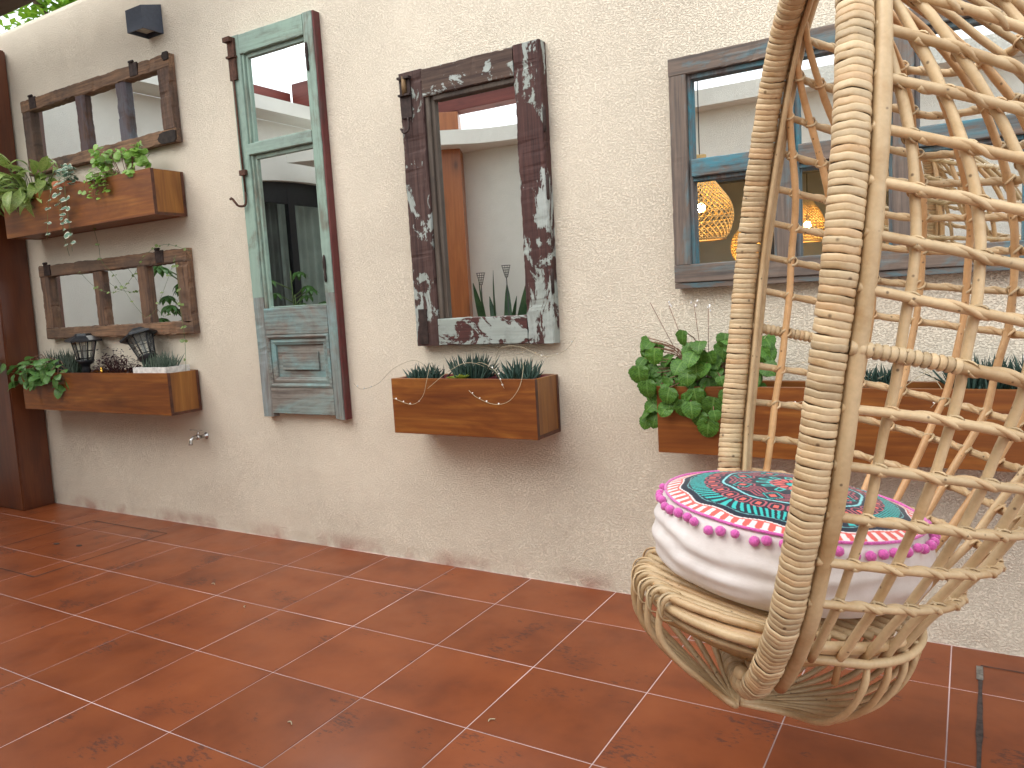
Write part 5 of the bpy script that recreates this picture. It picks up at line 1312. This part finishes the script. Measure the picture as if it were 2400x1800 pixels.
schefflera('tall umbrella plant before the end wall, reflected in the lower small mirror', -6.0, -1.60, .75, 1.66, 34, .22, 3)
schefflera('bushy umbrella plant at the left of the arched doorway, reflected in the green door', -6.0, -2.92, .8, 1.62, 12, .24, 5)
schefflera('low umbrella plant before the arched doorway, reflected at the foot of the green door pane', -5.7, -3.30, .6, 1.24, 16, .26, 6)
t = thing('strap_leaf_plant', 'plant with long upright dark blade leaves before the back wall, reflected in the peeling mirror', 'plant', (-3.95, -3.72, 0))
mb = MB(); lathe(mb, [(.13, 0), (.17, .38), (.185, .38), (.185, .42), (.165, .42), (.16, .38), (0, .38)], 24); link('pot', mb.mesh('pot', m_terra, True), t)
ml_str = leaf_mat('dark_blade_leaf', (0.03, 0.08, 0.035), (0.06, 0.13, 0.05)); bl_ = [leaf_mesh('leaf', lambda t: 0.045 * math.sin(math.pi * min(1, t ** .8)) ** .7 + .004, ml_str, 9, .3, .15, .0, s) for s in range(2)]
for k in range(9):
    a = k * .7; link('leaf', bl_[k % 2], t, frame(Vector((math.cos(a) * .04, math.sin(a) * .04, .36)), Vector((math.cos(a) * U(.1, .35), math.sin(a) * .3, 1)), s=U(.8, 1.18), roll=U(-1, 1), up=Vector((0, 1, 0.1))))
m_wire = simple('thin_black_wire', (0.03, 0.03, 0.03), 0.5)
for lab, x, y, h in (('left wire cup candle torch on a thin stake, reflected in the peeling mirror', -4.22, -3.75, 1.36), ('right wire cup candle torch partly behind the blade leaves in the peeling mirror', -3.98, -3.85, 1.42)):
    t = thing('garden_torch', lab, 'torch', (x, y, 0), group='wire cup garden torches'); tubeobj('stake', [(0, 0, 0), (.01, 0, h * .5), (0, 0, h)], .005, m_wire, t, 6)
    mb = MB()
    for k in range(10): tube(mb, [(.012 * math.cos(k * .628), .012 * math.sin(k * .628), h), (.045 * math.cos(k * .628), .045 * math.sin(k * .628), h + .12)], .0016, 4)
    for q in range(6): tube(mb, [((.014 + q * .0062) * math.cos(a * .5236), (.014 + q * .0062) * math.sin(a * .5236), h + .005 + q * .023) for a in range(13)], .0018, 4)
    o = link('wire_cup', mb.mesh('wire_cup', m_wire), t); o['kind'] = 'stuff'
# ------------------------------------------------------------ tree beyond the wall
t = thing('garden_tree', 'sunlit green tree showing over the top left corner of the wall', 'tree', (-7.2, 2.0, 0))
m_bark = simple('bark', (0.12, 0.08, 0.05), 0.9)
tubeobj('trunk', smoothcurve([(0, 0, -0.1), (.05, 0, 1.6), (-.05, .1, 3.0), (.1, .1, 4.6)], 16), [.12 - .005 * k for k in range(16)], m_bark, t, 10)
for a in range(6): tubeobj('limb', smoothcurve([(0, 0, 2.2 + a * .3), (math.cos(a) * .5, math.sin(a) * .4, 3.0 + a * .25), (math.cos(a) * 1.1, math.sin(a) * .9, 3.6 + a * .3)], 8), [.05 - .005 * k for k in range(8)], m_bark, t, 7)
ml_tree = leaf_mat('tree_leaf', (0.14, 0.34, 0.02), (0.34, 0.55, 0.05)); mb = MB()
q = random.Random(12)
clus = [(q.gauss(0.3, .8), q.gauss(0, .55), q.uniform(3.1, 5.2)) for _ in range(60)]
for k in range(12000):
    c = clus[q.randrange(60)]; p = Vector(c) + Vector((q.gauss(0, .16), q.gauss(0, .16), q.gauss(0, .13)))
    d = Vector((q.uniform(-1, 1), q.uniform(-1, 1), q.uniform(-.9, .5))).normalized(); s = q.uniform(.07, .14); x_ = d.cross(Vector((q.uniform(-.4, .4), 0, 1))).normalized(); z_ = x_.cross(d)
    mb.add([p, p + d * s * .45 + x_ * s * .3 + z_ * s * .08, p + d * s, p + d * s * .45 - x_ * s * .3 + z_ * s * .08], [(0, 1, 2, 3)])
o = link('crown', mb.mesh('crown', ml_tree), t); o['kind'] = 'stuff'
# ------------------------------------------------------------ small litter on the floor
for i, (x, y, w) in enumerate(((-1.75, -1.31, 'near the middle of the floor'), (-1.2, -1.05, 'on the floor left of the hanging chair'), (-2.6, -0.75, 'on the floor below the green door'), (-4.9, -.28, 'on the floor beside the left post'), (-.35, -.55, 'on the floor under the hanging chair'), (-2.98, -.62, 'on the floor to the left of the green door foot'))):
    mb = MB(); c = smoothcurve([(0, 0, .003), (.008, .004, .005), (.016, .0, .004), (.022, -.005, .003)], 8); tube(mb, c, .0018, 5)
    o = link('dry_petal', mb.mesh('dry_petal', m_stem_p, True), M=Matrix.Translation((x, y, 0)) @ Matrix.Rotation(i * 1.3, 4, 'Z'))
    tag(o, 'tiny pale dry petal ' + w, 'petal', 'dry petals scattered on the floor')
